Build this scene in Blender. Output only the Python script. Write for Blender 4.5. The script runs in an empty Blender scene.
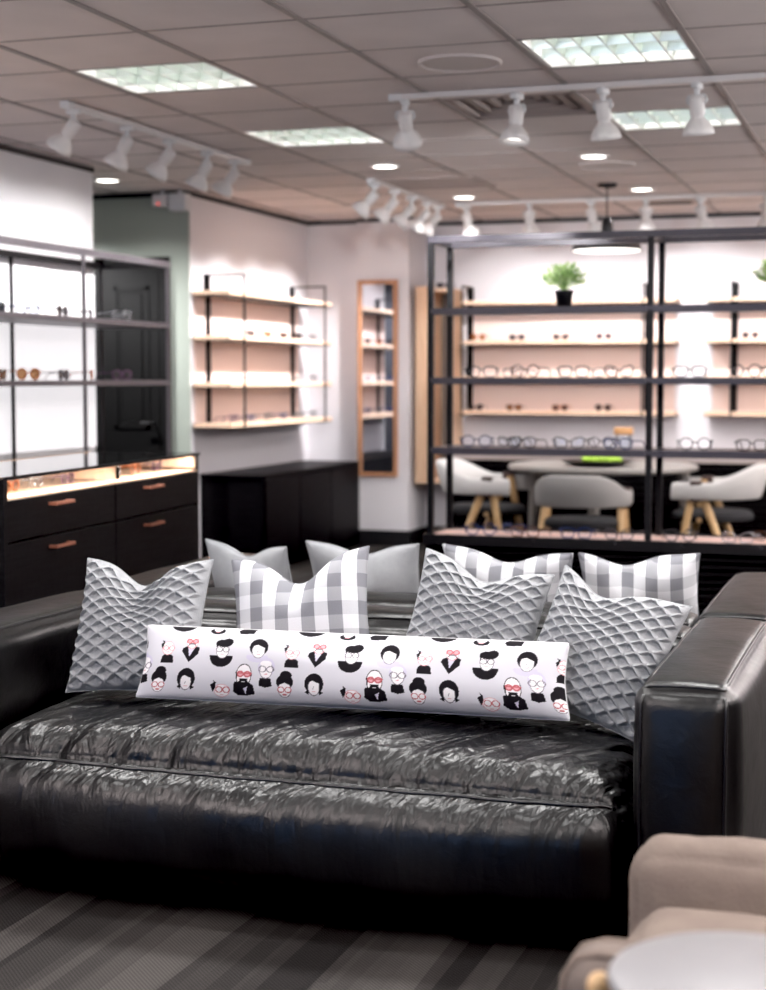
import bpy, bmesh, math, random
import numpy as np
from mathutils import Vector, Matrix, noise
random.seed(7)
S = bpy.context.scene
C = S.collection
R = math.radians
H = 2.53          # ceiling height
PI = math.pi

# ------------------------------------------------------------------ materials
def lin(c):
    return tuple(((v/255)/12.92 if v/255 <= .04045 else ((v/255+.055)/1.055)**2.4) for v in c)

def mat(name, rgb, rough=.5, metal=0., spec=.5, coat=0., bump=None, var=None, emit=None, linear=False):
    m = bpy.data.materials.new(name); m.use_nodes = True
    nt = m.node_tree; N = nt.nodes; b = N['Principled BSDF']
    col = rgb if linear else lin(rgb)
    b.inputs['Base Color'].default_value = (*col, 1)
    b.inputs['Roughness'].default_value = rough
    b.inputs['Metallic'].default_value = metal
    b.inputs['Specular IOR Level'].default_value = spec
    b.inputs['Coat Weight'].default_value = coat
    tc = N.new('ShaderNodeTexCoord')
    if bump:
        sc, st, dist = bump
        t = N.new('ShaderNodeTexNoise'); t.inputs['Scale'].default_value = sc; t.inputs['Detail'].default_value = 4
        nt.links.new(tc.outputs['Object'], t.inputs['Vector'])
        bp = N.new('ShaderNodeBump'); bp.inputs['Strength'].default_value = st; bp.inputs['Distance'].default_value = dist
        nt.links.new(t.outputs['Fac'], bp.inputs['Height']); nt.links.new(bp.outputs['Normal'], b.inputs['Normal'])
    if var:
        rgb2, sc, stretch = var
        mp = N.new('ShaderNodeMapping'); mp.inputs['Scale'].default_value = stretch
        nt.links.new(tc.outputs['Object'], mp.inputs['Vector'])
        t = N.new('ShaderNodeTexNoise'); t.inputs['Scale'].default_value = sc; t.inputs['Detail'].default_value = 5
        nt.links.new(mp.outputs['Vector'], t.inputs['Vector'])
        r = N.new('ShaderNodeValToRGB'); r.color_ramp.elements[0].position = .35; r.color_ramp.elements[1].position = .65
        r.color_ramp.elements[0].color = (*col, 1); r.color_ramp.elements[1].color = (*(rgb2 if linear else lin(rgb2)), 1)
        nt.links.new(t.outputs['Fac'], r.inputs['Fac']); nt.links.new(r.outputs['Color'], b.inputs['Base Color'])
    if emit:
        b.inputs['Emission Color'].default_value = (*lin(emit[0]), 1); b.inputs['Emission Strength'].default_value = emit[1]
    return m

def glass_mat(name, tint, gloss=.08, rough=.02):
    m = bpy.data.materials.new(name); m.use_nodes = True
    nt = m.node_tree; N = nt.nodes; N.remove(N['Principled BSDF'])
    t = N.new('ShaderNodeBsdfTransparent'); t.inputs['Color'].default_value = (*tint, 1)
    g = N.new('ShaderNodeBsdfGlossy'); g.inputs['Roughness'].default_value = rough
    f = N.new('ShaderNodeFresnel'); f.inputs['IOR'].default_value = 1.45
    a = N.new('ShaderNodeMath'); a.operation = 'MULTIPLY'; a.inputs[1].default_value = gloss*12; a.use_clamp = True
    x = N.new('ShaderNodeMixShader'); nt.links.new(f.outputs[0], a.inputs[0]); nt.links.new(a.outputs[0], x.inputs[0])
    nt.links.new(t.outputs[0], x.inputs[1]); nt.links.new(g.outputs[0], x.inputs[2])
    nt.links.new(x.outputs[0], N['Material Output'].inputs['Surface'])
    return m

M = {}
M['white_wall'] = mat('white_wall', (232, 228, 232), .75, bump=(60, .05, .01))
M['bright_wall'] = mat('bright_wall', (240, 238, 240), .7, bump=(60, .05, .01))
M['green_wall'] = mat('sage_wall', (168, 176, 166), .75, bump=(60, .05, .01))
M['charcoal_wall'] = mat('charcoal_wall', (70, 70, 78), .7)
M['grey_wall'] = mat('grey_wall', (60, 60, 64), .75)
M['black_trim'] = mat('black_trim', (24, 24, 26), .5)
M['tile'] = mat('ceiling_tile', (222, 212, 210), .9, bump=(220, .25, .004), var=((214, 204, 202), 3, (1, 1, 1)))
M['tbar'] = mat('ceiling_bar', (150, 142, 140), .5)
M['tbar_thin'] = mat('ceiling_bar_thin', (156, 147, 144), .6)
M['white_metal'] = mat('white_metal', (226, 222, 222), .35)
M['white_plastic'] = mat('white_plastic', (222, 222, 224), .4)
M['reflector'] = mat('louvre_aluminium', (225, 232, 226), .3, metal=.6)
M['glow'] = mat('lamp_glow', (255, 255, 255), .5, emit=((250, 255, 246), 2))
M['glow_soft'] = mat('lamp_glow_soft', (255, 255, 255), .5, emit=((255, 250, 240), 9))
M['vent_dark'] = mat('vent_dark', (52, 46, 44), .6)
M['vent_grey'] = mat('vent_grey', (172, 160, 156), .7)
M['speaker_grille'] = mat('speaker_grille', (206, 197, 194), .7, bump=(400, .5, .003))
M['black_metal'] = mat('black_metal', (20, 19, 22), .45, spec=.25)
M['rack_metal'] = mat('rack_metal', (62, 58, 66), .36, metal=.2)
M['rail_grey'] = mat('rail_grey', (104, 99, 104), .4, metal=.2)  # sheen on the black rack's front rail put in as lighter grey
M['black_wood'] = mat('black_wood', (9, 8, 10), .5, spec=.14, var=((20, 19, 21), 4, (1.5, 1.5, 26)), bump=(30, .15, .004))
M['black_panel'] = mat('black_panel', (11, 10, 12), .5, spec=.15)
M['black_door'] = mat('black_door', (22, 22, 22), .5, spec=.25)
M['wood'] = mat('pale_wood', (232, 194, 166), .45, var=((242, 210, 184), 4, (1, 8, 8)))
M['wood_v'] = mat('pale_wood_upright', (214, 176, 146), .45, var=((228, 196, 166), 4, (8, 8, 1)))
M['oak'] = mat('oak_legs', (206, 172, 128), .45, var=((190, 152, 108), 6, (9, 9, 1)))
M['mirror_wood'] = mat('mirror_wood', (196, 146, 112), .45, var=((178, 128, 96), 5, (8, 8, 1)))
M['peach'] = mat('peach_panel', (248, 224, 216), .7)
M['peach_tray'] = mat('peach_tray', (214, 178, 168), .5)
M['copper'] = mat('copper_handle', (176, 116, 96), .4, metal=.6)
M['chrome'] = mat('chrome', (220, 220, 225), .15, metal=1)
M['mirror_glass'] = mat('mirror_glass', (205, 208, 216), .03, metal=1)
M['fabric_grey'] = mat('grey_felt', (160, 162, 165), .95, spec=.15, bump=(260, .5, .003), var=((148, 150, 153), 14, (1, 1, 1)))
M['chair_fabric'] = mat('chair_fabric', (158, 155, 153), .9, spec=.2, bump=(200, .3, .003))
M['chair_fabric_light'] = mat('chair_fabric_light', (198, 195, 193), .9, spec=.2, bump=(200, .3, .003))
M['strap'] = mat('brown_strap', (64, 44, 40), .5)
M['dark_seat'] = mat('dark_seat', (26, 26, 30), .8)
M['table_grey'] = mat('table_grey', (150, 146, 142), .4)
M['beige'] = mat('beige_linen', (124, 112, 104), .95, spec=.15, bump=(160, .5, .003), var=((116, 104, 97), 18, (1, 1, 1)))
M['taupe'] = mat('taupe_upholstery', (118, 108, 102), .95, spec=.1, bump=(160, .5, .003))
M['table_white'] = mat('side_table_top', (132, 131, 134), .4, var=((125, 124, 127), 6, (1, 1, 1)))
M['pot'] = mat('black_pot', (22, 22, 26), .5)
M['leaf'] = mat('leaf', (96, 138, 74), .5, var=((176, 206, 132), 22, (1, 1, 1)))
M['leaf_light'] = mat('leaf_light', (150, 186, 112), .5, var=((206, 226, 170), 24, (1, 1, 1)))
M['soil'] = mat('soil', (40, 32, 28), .9)
M['moss'] = mat('green_moss', (150, 186, 60), .8, bump=(60, .8, .01))
M['bowl'] = mat('black_bowl', (20, 20, 22), .3)
M['cork'] = mat('wood_lid', (206, 156, 108), .6)
M['lamp_black'] = mat('lamp_black', (22, 22, 26), .4)
M['lamp_white'] = mat('lamp_inside', (250, 250, 250), .5, emit=((255, 252, 246), 3.0))
M['red_led'] = mat('red_led', (255, 60, 40), .4, emit=((255, 70, 50), 1.5))
M['display_glass'] = glass_mat('display_glass', (.96, .98, .97), .14)
M['case_glass'] = glass_mat('case_glass', (.98, .98, .98), .02)
M['jar_glass'] = glass_mat('jar_glass', (.93, .95, .98), .06)
M['led_strip'] = mat('led_strip', (255, 255, 255), .5, emit=((255, 238, 218), 5))

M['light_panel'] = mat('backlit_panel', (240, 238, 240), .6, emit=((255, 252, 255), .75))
# eyewear colours
EY = {'black': mat('eyewear_black', (16, 16, 20), .2), 'tortoise': mat('eyewear_tortoise', (108, 62, 34), .2, var=((40, 24, 18), 90, (1, 1, 1))),
      'navy': mat('eyewear_navy', (34, 52, 100), .2), 'amber': mat('eyewear_amber', (170, 92, 44), .2),
      'silver': mat('eyewear_silver', (170, 172, 178), .2, metal=.9), 'plum': mat('eyewear_plum', (92, 56, 92), .2),
      'charcoal': mat('eyewear_charcoal', (56, 56, 62), .25)}
LENS = {'clear': glass_mat('lens_clear', (.96, .97, .98), .05), 'blue': glass_mat('lens_blue', (.90, .94, .99), .06),
        'dark': glass_mat('lens_dark', (.10, .09, .10), .10), 'brown': glass_mat('lens_brown', (.38, .2, .1), .10)}

def leather_mat(creased=False):
    m = bpy.data.materials.new('creased_black_leather' if creased else 'black_leather'); m.use_nodes = True
    nt = m.node_tree; N = nt.nodes; b = N['Principled BSDF']; L = nt.links.new
    tc = N.new('ShaderNodeTexCoord')
    n1 = N.new('ShaderNodeTexNoise'); n1.inputs['Scale'].default_value = 5; n1.inputs['Detail'].default_value = 6
    L(tc.outputs['Object'], n1.inputs['Vector'])
    r = N.new('ShaderNodeValToRGB'); r.color_ramp.elements[0].color = (.0028, .0027, .0032, 1); r.color_ramp.elements[1].color = (.007, .0067, .007, 1)
    r.color_ramp.elements[0].position = .35; r.color_ramp.elements[1].position = .7
    L(n1.outputs['Fac'], r.inputs['Fac']); L(r.outputs['Color'], b.inputs['Base Color'])
    mr = N.new('ShaderNodeMapRange'); mr.inputs['To Min'].default_value = .25; mr.inputs['To Max'].default_value = .40
    L(n1.outputs['Fac'], mr.inputs['Value']); L(mr.outputs['Result'], b.inputs['Roughness'])
    b.inputs['Specular IOR Level'].default_value = .5
    # fine creases + grain
    n2 = N.new('ShaderNodeTexNoise'); n2.inputs['Scale'].default_value = 26; n2.inputs['Detail'].default_value = 7; n2.inputs['Distortion'].default_value = .8
    L(tc.outputs['Object'], n2.inputs['Vector'])
    v = N.new('ShaderNodeTexVoronoi'); v.inputs['Scale'].default_value = 260
    L(tc.outputs['Object'], v.inputs['Vector'])
    b1 = N.new('ShaderNodeBump'); b1.inputs['Strength'].default_value = .22; b1.inputs['Distance'].default_value = .006
    L(n2.outputs['Fac'], b1.inputs['Height'])
    b2 = N.new('ShaderNodeBump'); b2.inputs['Strength'].default_value = .06; b2.inputs['Distance'].default_value = .002
    L(v.outputs['Distance'], b2.inputs['Height']); L(b1.outputs['Normal'], b2.inputs['Normal'])
    last = b2
    if creased:
        sz = N.new('ShaderNodeSeparateXYZ'); L(tc.outputs['Object'], sz.inputs[0])
        zm = N.new('ShaderNodeMapRange'); zm.inputs['From Min'].default_value = .26; zm.inputs['From Max'].default_value = .37; zm.inputs['To Min'].default_value = .18
        L(sz.outputs['Z'], zm.inputs['Value'])
    if creased:   # long pulled creases running diagonally toward the front seam
        for sc, rot, st, dist in (((6, 2.2, 1.2), .5, 1.0, .040), ((14, 4.0, 2.0), .7, .9, .014), ((10, 6, 3), -.35, .8, .016)):
            mp = N.new('ShaderNodeMapping'); mp.vector_type = 'TEXTURE'; mp.inputs['Rotation'].default_value = (0, 0, -rot); mp.inputs['Scale'].default_value = [1/q_ for q_ in sc]
            L(tc.outputs['Object'], mp.inputs['Vector'])
            q = N.new('ShaderNodeTexNoise'); q.inputs['Scale'].default_value = 1.6; q.inputs['Detail'].default_value = 3; q.inputs['Distortion'].default_value = .5
            L(mp.outputs['Vector'], q.inputs['Vector'])
            bb = N.new('ShaderNodeBump'); bb.inputs['Distance'].default_value = dist; sm = N.new('ShaderNodeMath'); sm.operation = 'MULTIPLY'; sm.inputs[1].default_value = st; L(zm.outputs[0], sm.inputs[0]); L(sm.outputs[0], bb.inputs['Strength'])
            L(q.outputs['Fac'], bb.inputs['Height']); L(last.outputs['Normal'], bb.inputs['Normal']); last = bb
    L(last.outputs['Normal'], b.inputs['Normal'])
    return m
M['leather'] = leather_mat()
M['leather_seat'] = leather_mat(True)
M['piping'] = mat('leather_piping', (16, 15, 18), .35, spec=.6)

def carpet_mat():
    m = bpy.data.materials.new('striped_carpet'); m.use_nodes = True
    nt = m.node_tree; N = nt.nodes; b = N['Principled BSDF']; L = nt.links.new
    tc = N.new('ShaderNodeTexCoord'); sx = N.new('ShaderNodeSeparateXYZ'); L(tc.outputs['Object'], sx.inputs[0])
    def mul(s, k):
        q = N.new('ShaderNodeMath'); q.operation = 'MULTIPLY'; q.inputs[1].default_value = k; L(s, q.inputs[0]); return q.outputs[0]
    ramps = []
    for sc, yk in ((8.5, .22), (19, .35)):
        cx = N.new('ShaderNodeCombineXYZ'); L(mul(sx.outputs['X'], sc), cx.inputs['X']); L(mul(sx.outputs['Y'], yk), cx.inputs['Y'])
        v = N.new('ShaderNodeTexVoronoi'); v.voronoi_dimensions = '2D'; v.distance = 'CHEBYCHEV'; v.inputs['Scale'].default_value = 1; v.inputs['Randomness'].default_value = .9
        L(cx.outputs[0], v.inputs['Vector'])
        sp = N.new('ShaderNodeSeparateColor'); L(v.outputs['Color'], sp.inputs[0])
        ramps.append(sp.outputs[0])
    ad = N.new('ShaderNodeMath'); ad.operation = 'MULTIPLY_ADD'; ad.inputs[1].default_value = .35; L(ramps[1], ad.inputs[0]); L(mul(ramps[0], .65), ad.inputs[2])
    r = N.new('ShaderNodeValToRGB'); r.color_ramp.interpolation = 'LINEAR'
    r.color_ramp.elements[0].position = .15; r.color_ramp.elements[0].color = (*lin((42, 40, 40)), 1)
    r.color_ramp.elements[1].position = .8; r.color_ramp.elements[1].color = (*lin((80, 77, 75)), 1)
    L(ad.outputs[0], r.inputs['Fac'])
    w = N.new('ShaderNodeTexWave'); w.inputs['Scale'].default_value = 55; w.bands_direction = 'DIAGONAL'; L(tc.outputs['Object'], w.inputs['Vector'])
    mx = N.new('ShaderNodeMix'); mx.data_type = 'RGBA'; mx.blend_type = 'MULTIPLY'; mx.inputs[0].default_value = .35
    L(r.outputs['Color'], mx.inputs[6]); L(w.outputs['Color'], mx.inputs[7]); L(mx.outputs[2], b.inputs['Base Color'])
    b.inputs['Roughness'].default_value = .95; b.inputs['Specular IOR Level'].default_value = .1
    n = N.new('ShaderNodeTexNoise'); n.inputs['Scale'].default_value = 300; L(tc.outputs['Object'], n.inputs['Vector'])
    bp = N.new('ShaderNodeBump'); bp.inputs['Strength'].default_value = .5; bp.inputs['Distance'].default_value = .004
    L(n.outputs['Fac'], bp.inputs['Height']); L(bp.outputs['Normal'], b.inputs['Normal'])
    return m
M['carpet'] = carpet_mat()

def plaid_mat():
    m = bpy.data.materials.new('grey_gingham'); m.use_nodes = True
    nt = m.node_tree; N = nt.nodes; b = N['Principled BSDF']; L = nt.links.new
    tc = N.new('ShaderNodeTexCoord'); sx = N.new('ShaderNodeSeparateXYZ'); L(tc.outputs['Object'], sx.inputs[0])
    def stripe(s, k, off):
        a = N.new('ShaderNodeMath'); a.operation = 'MULTIPLY_ADD'; a.inputs[1].default_value = k; a.inputs[2].default_value = off; L(s, a.inputs[0])
        f = N.new('ShaderNodeMath'); f.operation = 'FRACT'; L(a.outputs[0], f.inputs[0])
        g = N.new('ShaderNodeMath'); g.operation = 'GREATER_THAN'; g.inputs[1].default_value = .5; L(f.outputs[0], g.inputs[0])
        return g.outputs[0]
    s1 = stripe(sx.outputs['X'], 13.5, 10.2); s2 = stripe(sx.outputs['Z'], 13.5, 10.35)
    m2 = N.new('ShaderNodeMath'); m2.operation = 'MULTIPLY_ADD'; m2.inputs[1].default_value = .5; L(s1, m2.inputs[0])
    m1 = N.new('ShaderNodeMath'); m1.operation = 'MULTIPLY'; m1.inputs[1].default_value = .25; L(s2, m1.inputs[0]); L(m1.outputs[0], m2.inputs[2]); hf = m2
    r = N.new('ShaderNodeValToRGB'); r.color_ramp.interpolation = 'CONSTANT'
    e = r.color_ramp.elements; e[0].color = (*lin((230, 230, 234)), 1); e[1].position = .2; e[1].color = (*lin((206, 207, 211)), 1)
    e2 = e.new(.45); e2.color = (*lin((160, 161, 166)), 1); e3 = e.new(.7); e3.color = (*lin((130, 131, 137)), 1)
    L(hf.outputs[0], r.inputs['Fac']); L(r.outputs['Color'], b.inputs['Base Color'])
    b.inputs['Roughness'].default_value = .95; b.inputs['Specular IOR Level'].default_value = .15
    n = N.new('ShaderNodeTexNoise'); n.inputs['Scale'].default_value = 300; L(tc.outputs['Object'], n.inputs['Vector'])
    bp = N.new('ShaderNodeBump'); bp.inputs['Strength'].default_value = .3; bp.inputs['Distance'].default_value = .002
    L(n.outputs['Fac'], bp.inputs['Height']); L(bp.outputs['Normal'], b.inputs['Normal'])
    return m
M['plaid'] = plaid_mat()

def print_mat():
    m = bpy.data.materials.new('face_print_cotton'); m.use_nodes = True
    nt = m.node_tree; N = nt.nodes; b = N['Principled BSDF']
    a = N.new('ShaderNodeAttribute'); a.attribute_name = 'Print'
    nt.links.new(a.outputs['Color'], b.inputs['Base Color'])
    b.inputs['Roughness'].default_value = .9; b.inputs['Specular IOR Level'].default_value = .15
    return m
M['print'] = print_mat()

# ------------------------------------------------------------------ mesh helpers
def box(bm, c, s, rot=None):
    r = bmesh.ops.create_cube(bm, size=1)
    vs = r['verts']
    for v in vs: v.co = Vector((v.co.x*s[0], v.co.y*s[1], v.co.z*s[2]))
    if rot is not None: bmesh.ops.rotate(bm, verts=vs, cent=(0, 0, 0), matrix=rot)
    bmesh.ops.translate(bm, verts=vs, vec=c)
    return vs

def box2(bm, a, b):
    return box(bm, [(a[i]+b[i])/2 for i in range(3)], [abs(b[i]-a[i]) for i in range(3)])

def rbox(bm, a, b, bev=.006, seg=2):
    t = bmesh.new(); box2(t, a, b)
    bmesh.ops.bevel(t, geom=list(t.edges), offset=bev, segments=seg, affect='EDGES', profile=.5)
    merge(bm, t)

def merge(bm, t):
    me = bpy.data.meshes.new('tmp'); t.to_mesh(me); t.free(); bm.from_mesh(me); bpy.data.meshes.remove(me)

def cyl(bm, p0, p1, r0, r1=None, seg=16, caps=True):
    r1 = r0 if r1 is None else r1
    p0, p1 = Vector(p0), Vector(p1); d = p1-p0
    q = d.to_track_quat('Z', 'Y').to_matrix().to_4x4()
    bmesh.ops.create_cone(bm, cap_ends=caps, segments=seg, radius1=r0, radius2=r1, depth=d.length, matrix=Matrix.Translation((p0+p1)/2) @ q)

def tube(bm, pts, r, seg=6, closed=False):
    pts = [Vector(p) for p in pts]; n = len(pts); rings = []
    up = Vector((0, 0, 1))
    prev = None
    for i, p in enumerate(pts):
        if closed: t = pts[(i+1) % n]-pts[i-1]
        else: t = pts[min(i+1, n-1)]-pts[max(i-1, 0)]
        t.normalize()
        if prev is None:
            a = t.cross(up)
            if a.length < .1: a = t.cross(Vector((0, 1, 0)))
        else:
            a = prev - t*prev.dot(t)
        a.normalize(); prev = a
        b = t.cross(a)
        rings.append([bm.verts.new(p + (a*math.cos(k*2*PI/seg)+b*math.sin(k*2*PI/seg))*r) for k in range(seg)])
    m = n if closed else n-1
    for i in range(m):
        A, B = rings[i], rings[(i+1) % n]
        for k in range(seg):
            bm.faces.new((A[k], A[(k+1) % seg], B[(k+1) % seg], B[k]))
    if not closed:
        bm.faces.new(rings[0][::-1]); bm.faces.new(rings[-1])

def lathe(bm, prof, seg=24, cx=0, cy=0):
    rings = []
    for r, z in prof:
        rings.append([bm.verts.new((cx+r*math.cos(k*2*PI/seg), cy+r*math.sin(k*2*PI/seg), z)) for k in range(seg)] if r > 1e-5 else [bm.verts.new((cx, cy, z))])
    for A, B in zip(rings, rings[1:]):
        for k in range(seg):
            j = (k+1) % seg
            if len(A) == 1 and len(B) == 1: continue
            if len(A) == 1: bm.faces.new((A[0], B[j], B[k]))
            elif len(B) == 1: bm.faces.new((A[k], A[j], B[0]))
            else: bm.faces.new((A[k], A[j], B[j], B[k]))

def obj(name, bm, m, parent=None, smooth=False, label=None):
    if isinstance(bm, bpy.types.Mesh): me = bm
    else:
        bmesh.ops.recalc_face_normals(bm, faces=bm.faces)
        me = bpy.data.meshes.new(name); bm.to_mesh(me); bm.free()
        me.materials.append(m)
    if smooth:
        me.polygons.foreach_set('use_smooth', [True]*len(me.polygons))
    o = bpy.data.objects.new(name, me); C.objects.link(o)
    if parent: o.parent = parent
    if label: o['label'] = label
    return o

def smooth_angle(o, deg=35):
    me = o.data; me.polygons.foreach_set('use_smooth', [True]*len(me.polygons))
    try: me.set_sharp_from_angle(angle=R(deg))
    except Exception: pass
    return o

def B(*boxes):
    bm = bmesh.new()
    for a, b in boxes: box2(bm, a, b)
    return bm

def thing(name, label, cat, loc=(0, 0, 0), rotz=0, group=None):
    o = bpy.data.objects.new(name, None); C.objects.link(o); o.empty_display_size = .1
    o.location = loc; o.rotation_euler = (0, 0, rotz)
    o['label'] = label; o['category'] = cat
    if group: o['group'] = group
    return o

def tag(o, label, cat, group=None):
    o['label'] = label; o['category'] = cat
    if group: o['group'] = group
    return o

def struct(name, bm, m):
    o = obj(name, bm, m); o['kind'] = 'structure'; return o

def dup(root, loc, rotz=None, label=None, group=None, rot=None):
    r = root.copy(); C.objects.link(r); r.location = loc
    if rotz is not None: r.rotation_euler = (0, 0, rotz)
    if rot is not None: r.rotation_euler = rot
    if label: r['label'] = label
    if group: r['group'] = group
    for ch in list(root.children):
        c = ch.copy(); C.objects.link(c); c.parent = r
        for g in list(ch.children):
            d = g.copy(); C.objects.link(d); d.parent = c
    return r

ORD = ['first', 'second', 'third', 'fourth', 'fifth', 'sixth', 'seventh', 'eighth', 'ninth']

# ------------------------------------------------------------------ setting
struct('floor', B(((-8, -4.2, -.1), (4.1, 12.5, 0))), M['carpet'])
GX0, GXS, GY0, GYS = -.82, .61, 5.79, .565
holes = {(-4, 0), (-1, 0), (-4, 3), (-1, 3), (-2, 2)}     # (column, row) of fixtures let into the grid
bm = bmesh.new()
for i in range(-12, 9):
    for j in range(-18, 13):
        if (i, j) in holes: continue
        x, y = GX0+i*GXS, GY0+j*GYS
        vs = [bm.verts.new(p) for p in ((x, y, H), (x, y+GYS, H), (x+GXS, y+GYS, H), (x+GXS, y, H))]
        bm.faces.new(vs)
bmesh.ops.remove_doubles(bm, verts=bm.verts, dist=1e-4)
me = bpy.data.meshes.new('ceiling'); bm.to_mesh(me); bm.free(); me.materials.append(M['tile'])
o = bpy.data.objects.new('ceiling', me); C.objects.link(o); o['kind'] = 'structure'
struct('trim_1', B(*[((GX0+i*GXS-.012, -4.2, H-.006), (GX0+i*GXS+.012, 12.5, H+.002)) for i in range(-12, 9)]), M['tbar'])
struct('trim_2', B(*[((-8, GY0+j*GYS-.006, H-.003), (4.1, GY0+j*GYS+.006, H+.002)) for j in range(-17, 13)]), M['tbar_thin'])
struct('wall_left', B(((-4.72, -4.2, 0), (-4.6, 8.43, H))), M['bright_wall'])
struct('trim_7', B(((-4.6, 4.6, .9), (-4.592, 8.425, 1.9))), M['light_panel'])  # added glowing sheet that whitens the wall behind the rack
struct('wall_hall', B(((-8, 8.33, 0), (-4.72, 8.43, H))), M['charcoal_wall'])
struct('wall_hall_far', B(((-8, 9.69, 0), (-4.6805, 9.8, H)), ((-4.681, 9.69, 0), (-4.581, 9.7, H))), M['green_wall'])
struct('wall_shelving', B(((-4.68, 9.7005, 0), (-4.58, 11.95, H))), M['white_wall'])
struct('wall_alcove', B(((-4.58, 11.85, 0), (-4.13, 11.95, H))), M['white_wall'])
struct('wall_column', B(((-4.13, 11.75, 0), (-3.71, 12.3, H))), M['white_wall'])
struct('wall_back', B(((-3.71, 12.2, 0), (4.1, 12.3, H))), M['white_wall'])
struct('wall_right', B(((4.0, -4.2, 0), (4.1, 12.2, H))), M['grey_wall'])
struct('wall_rear', B(((-4.6, -4.2, 0), (4.0, -4.1, H))), M['grey_wall'])
t = .035
struct('trim_3', B(((-4.6, -4.1, H-t), (-4.585, 8.43, H-.007)), ((-4.72, 8.43, H-t), (-4.6, 8.445, H-.007))), M['black_trim'])
struct('trim_4', B(((-8, 9.675, H-t), (-4.58, 9.69, H-.007))), M['black_trim'])
struct('trim_5', B(((-4.58, 9.685, H-t), (-4.565, 11.85, H-.007)), ((-4.565, 11.835, H-t), (-4.13, 11.85, H-.007)),
                   ((-4.13, 11.735, H-t), (-3.695, 11.75, H-.007)), ((-3.71, 11.75, H-t), (-3.695, 12.2, H-.007))), M['black_trim'])
struct('trim_6', B(((-3.695, 12.185, H-t), (4.0, 12.2, H-.007))), M['black_trim'])
struct('baseboard_column', B(((-4.13, 11.735, 0), (-3.695, 11.75, .12)), ((-3.71, 11.75, 0), (-3.695, 12.2, .12))), M['black_trim'])
struct('baseboard_back', B(((-3.69, 12.185, 0), (4.0, 12.2, .12))), M['black_trim'])

# black panelled door in the far wall of the side hall
dr = obj('door_1', B(((-5.19, 9.655, .01), (-4.79, 9.685, 2.03))), M['black_door']); dr['kind'] = 'structure'
bm = bmesh.new()
for z0, z1 in ((.2, .78), (.96, 1.91)):
    x0, x1 = -5.12, -4.86
    for w, y in ((.0, 9.642), (.035, 9.648)):
        pass
    # raised moulding ring and raised field
    for a, b in (((x0, 9.649, z0), (x0+.025, 9.656, z1)), ((x1-.025, 9.649, z0), (x1, 9.656, z1)), ((x0, 9.649, z0), (x1, 9.656, z0+.025)), ((x0, 9.649, z1-.025), (x1, 9.656, z1))):
        box2(bm, a, b)
    rbox(bm, (x0+.05, 9.65, z0+.05), (x1-.05, 9.657, z1-.05), .006, 1)
obj('door_panel', bm, M['black_door'], dr)
obj('door_frame', B(((-5.27, 9.66, 0), (-5.19, 9.7, 2.1)), ((-4.79, 9.66, 0), (-4.72, 9.7, 2.1)), ((-5.27, 9.66, 2.03), (-4.72, 9.7, 2.1))), M['black_door'], dr)
bm = bmesh.new(); cyl(bm, (-4.83, 9.655, 1.0), (-4.83, 9.61, 1.0), .008); cyl(bm, (-4.83, 9.61, 1.0), (-4.91, 9.605, 1.0), .007)
obj('door_handle', bm, M['black_metal'], dr)

# ------------------------------------------------------------------ ceiling fixtures
def troffer(i, j, label):
    x, y = GX0+i*GXS, GY0+j*GYS
    t = thing('louvre_ceiling_light', label, 'ceiling light', (x+GXS/2, y+GYS/2, H), 0, 'recessed louvre ceiling lights')
    w, d = GXS/2-.013, GYS/2-.007
    bm = bmesh.new()
    for a, b in (((-w, -d, 0), (-w+.012, d, .15)), ((w-.012, -d, 0), (w, d, .15)), ((-w, -d, 0), (w, -d+.012, .15)), ((-w, d-.012, 0), (w, d, .15))): box2(bm, a, b)
    obj('housing', bm, M['white_metal'], t)
    obj('lamp_panel', B(((-w+.012, -d+.012, .138), (w-.012, d-.012, .15))), M['glow'], t)
    bm = bmesh.new()
    def blade(p0, p1):   # parabolic blade: wide at the top, thin at the bottom
        p0, p1 = Vector(p0), Vector(p1); n = (p1-p0).normalized().cross(Vector((0, 0, 1)))
        prof = ((.003, .0), (.009, .03), (.03, .092))
        L_ = [[p+n*s*r+Vector((0, 0, z)) for (r, z) in prof for s in (1,)] + [p-n*r+Vector((0, 0, z)) for (r, z) in prof[::-1]] for p in (p0, p1)]
        A = [bm.verts.new(q) for q in L_[0]]; Bv = [bm.verts.new(q) for q in L_[1]]
        k = len(A)
        for q in range(k): bm.faces.new((A[q], A[(q+1) % k], Bv[(q+1) % k], Bv[q]))
    nx, ny = 6, 3
    for k in range(1, nx):
        X_ = -w+k*2*w/nx; blade((X_, -d+.012, 0), (X_, d-.012, 0))
    for k in range(1, ny):
        Y_ = -d+k*2*d/ny; blade((-w+.012, Y_, 0), (w-.012, Y_, 0))
    obj('louvre', bm, M['reflector'], t)
    return t
troffer(-4, 0, 'large louvred ceiling light at the upper left, above the five left track spotlights')
troffer(-1, 0, 'brightest louvred ceiling light, near the top right edge above the front track')
troffer(-4, 3, 'small distant louvred ceiling light left of the middle, behind the large left one')
troffer(-1, 3, 'distant louvred ceiling light partly hidden behind the front track spotlights at right')

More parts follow.
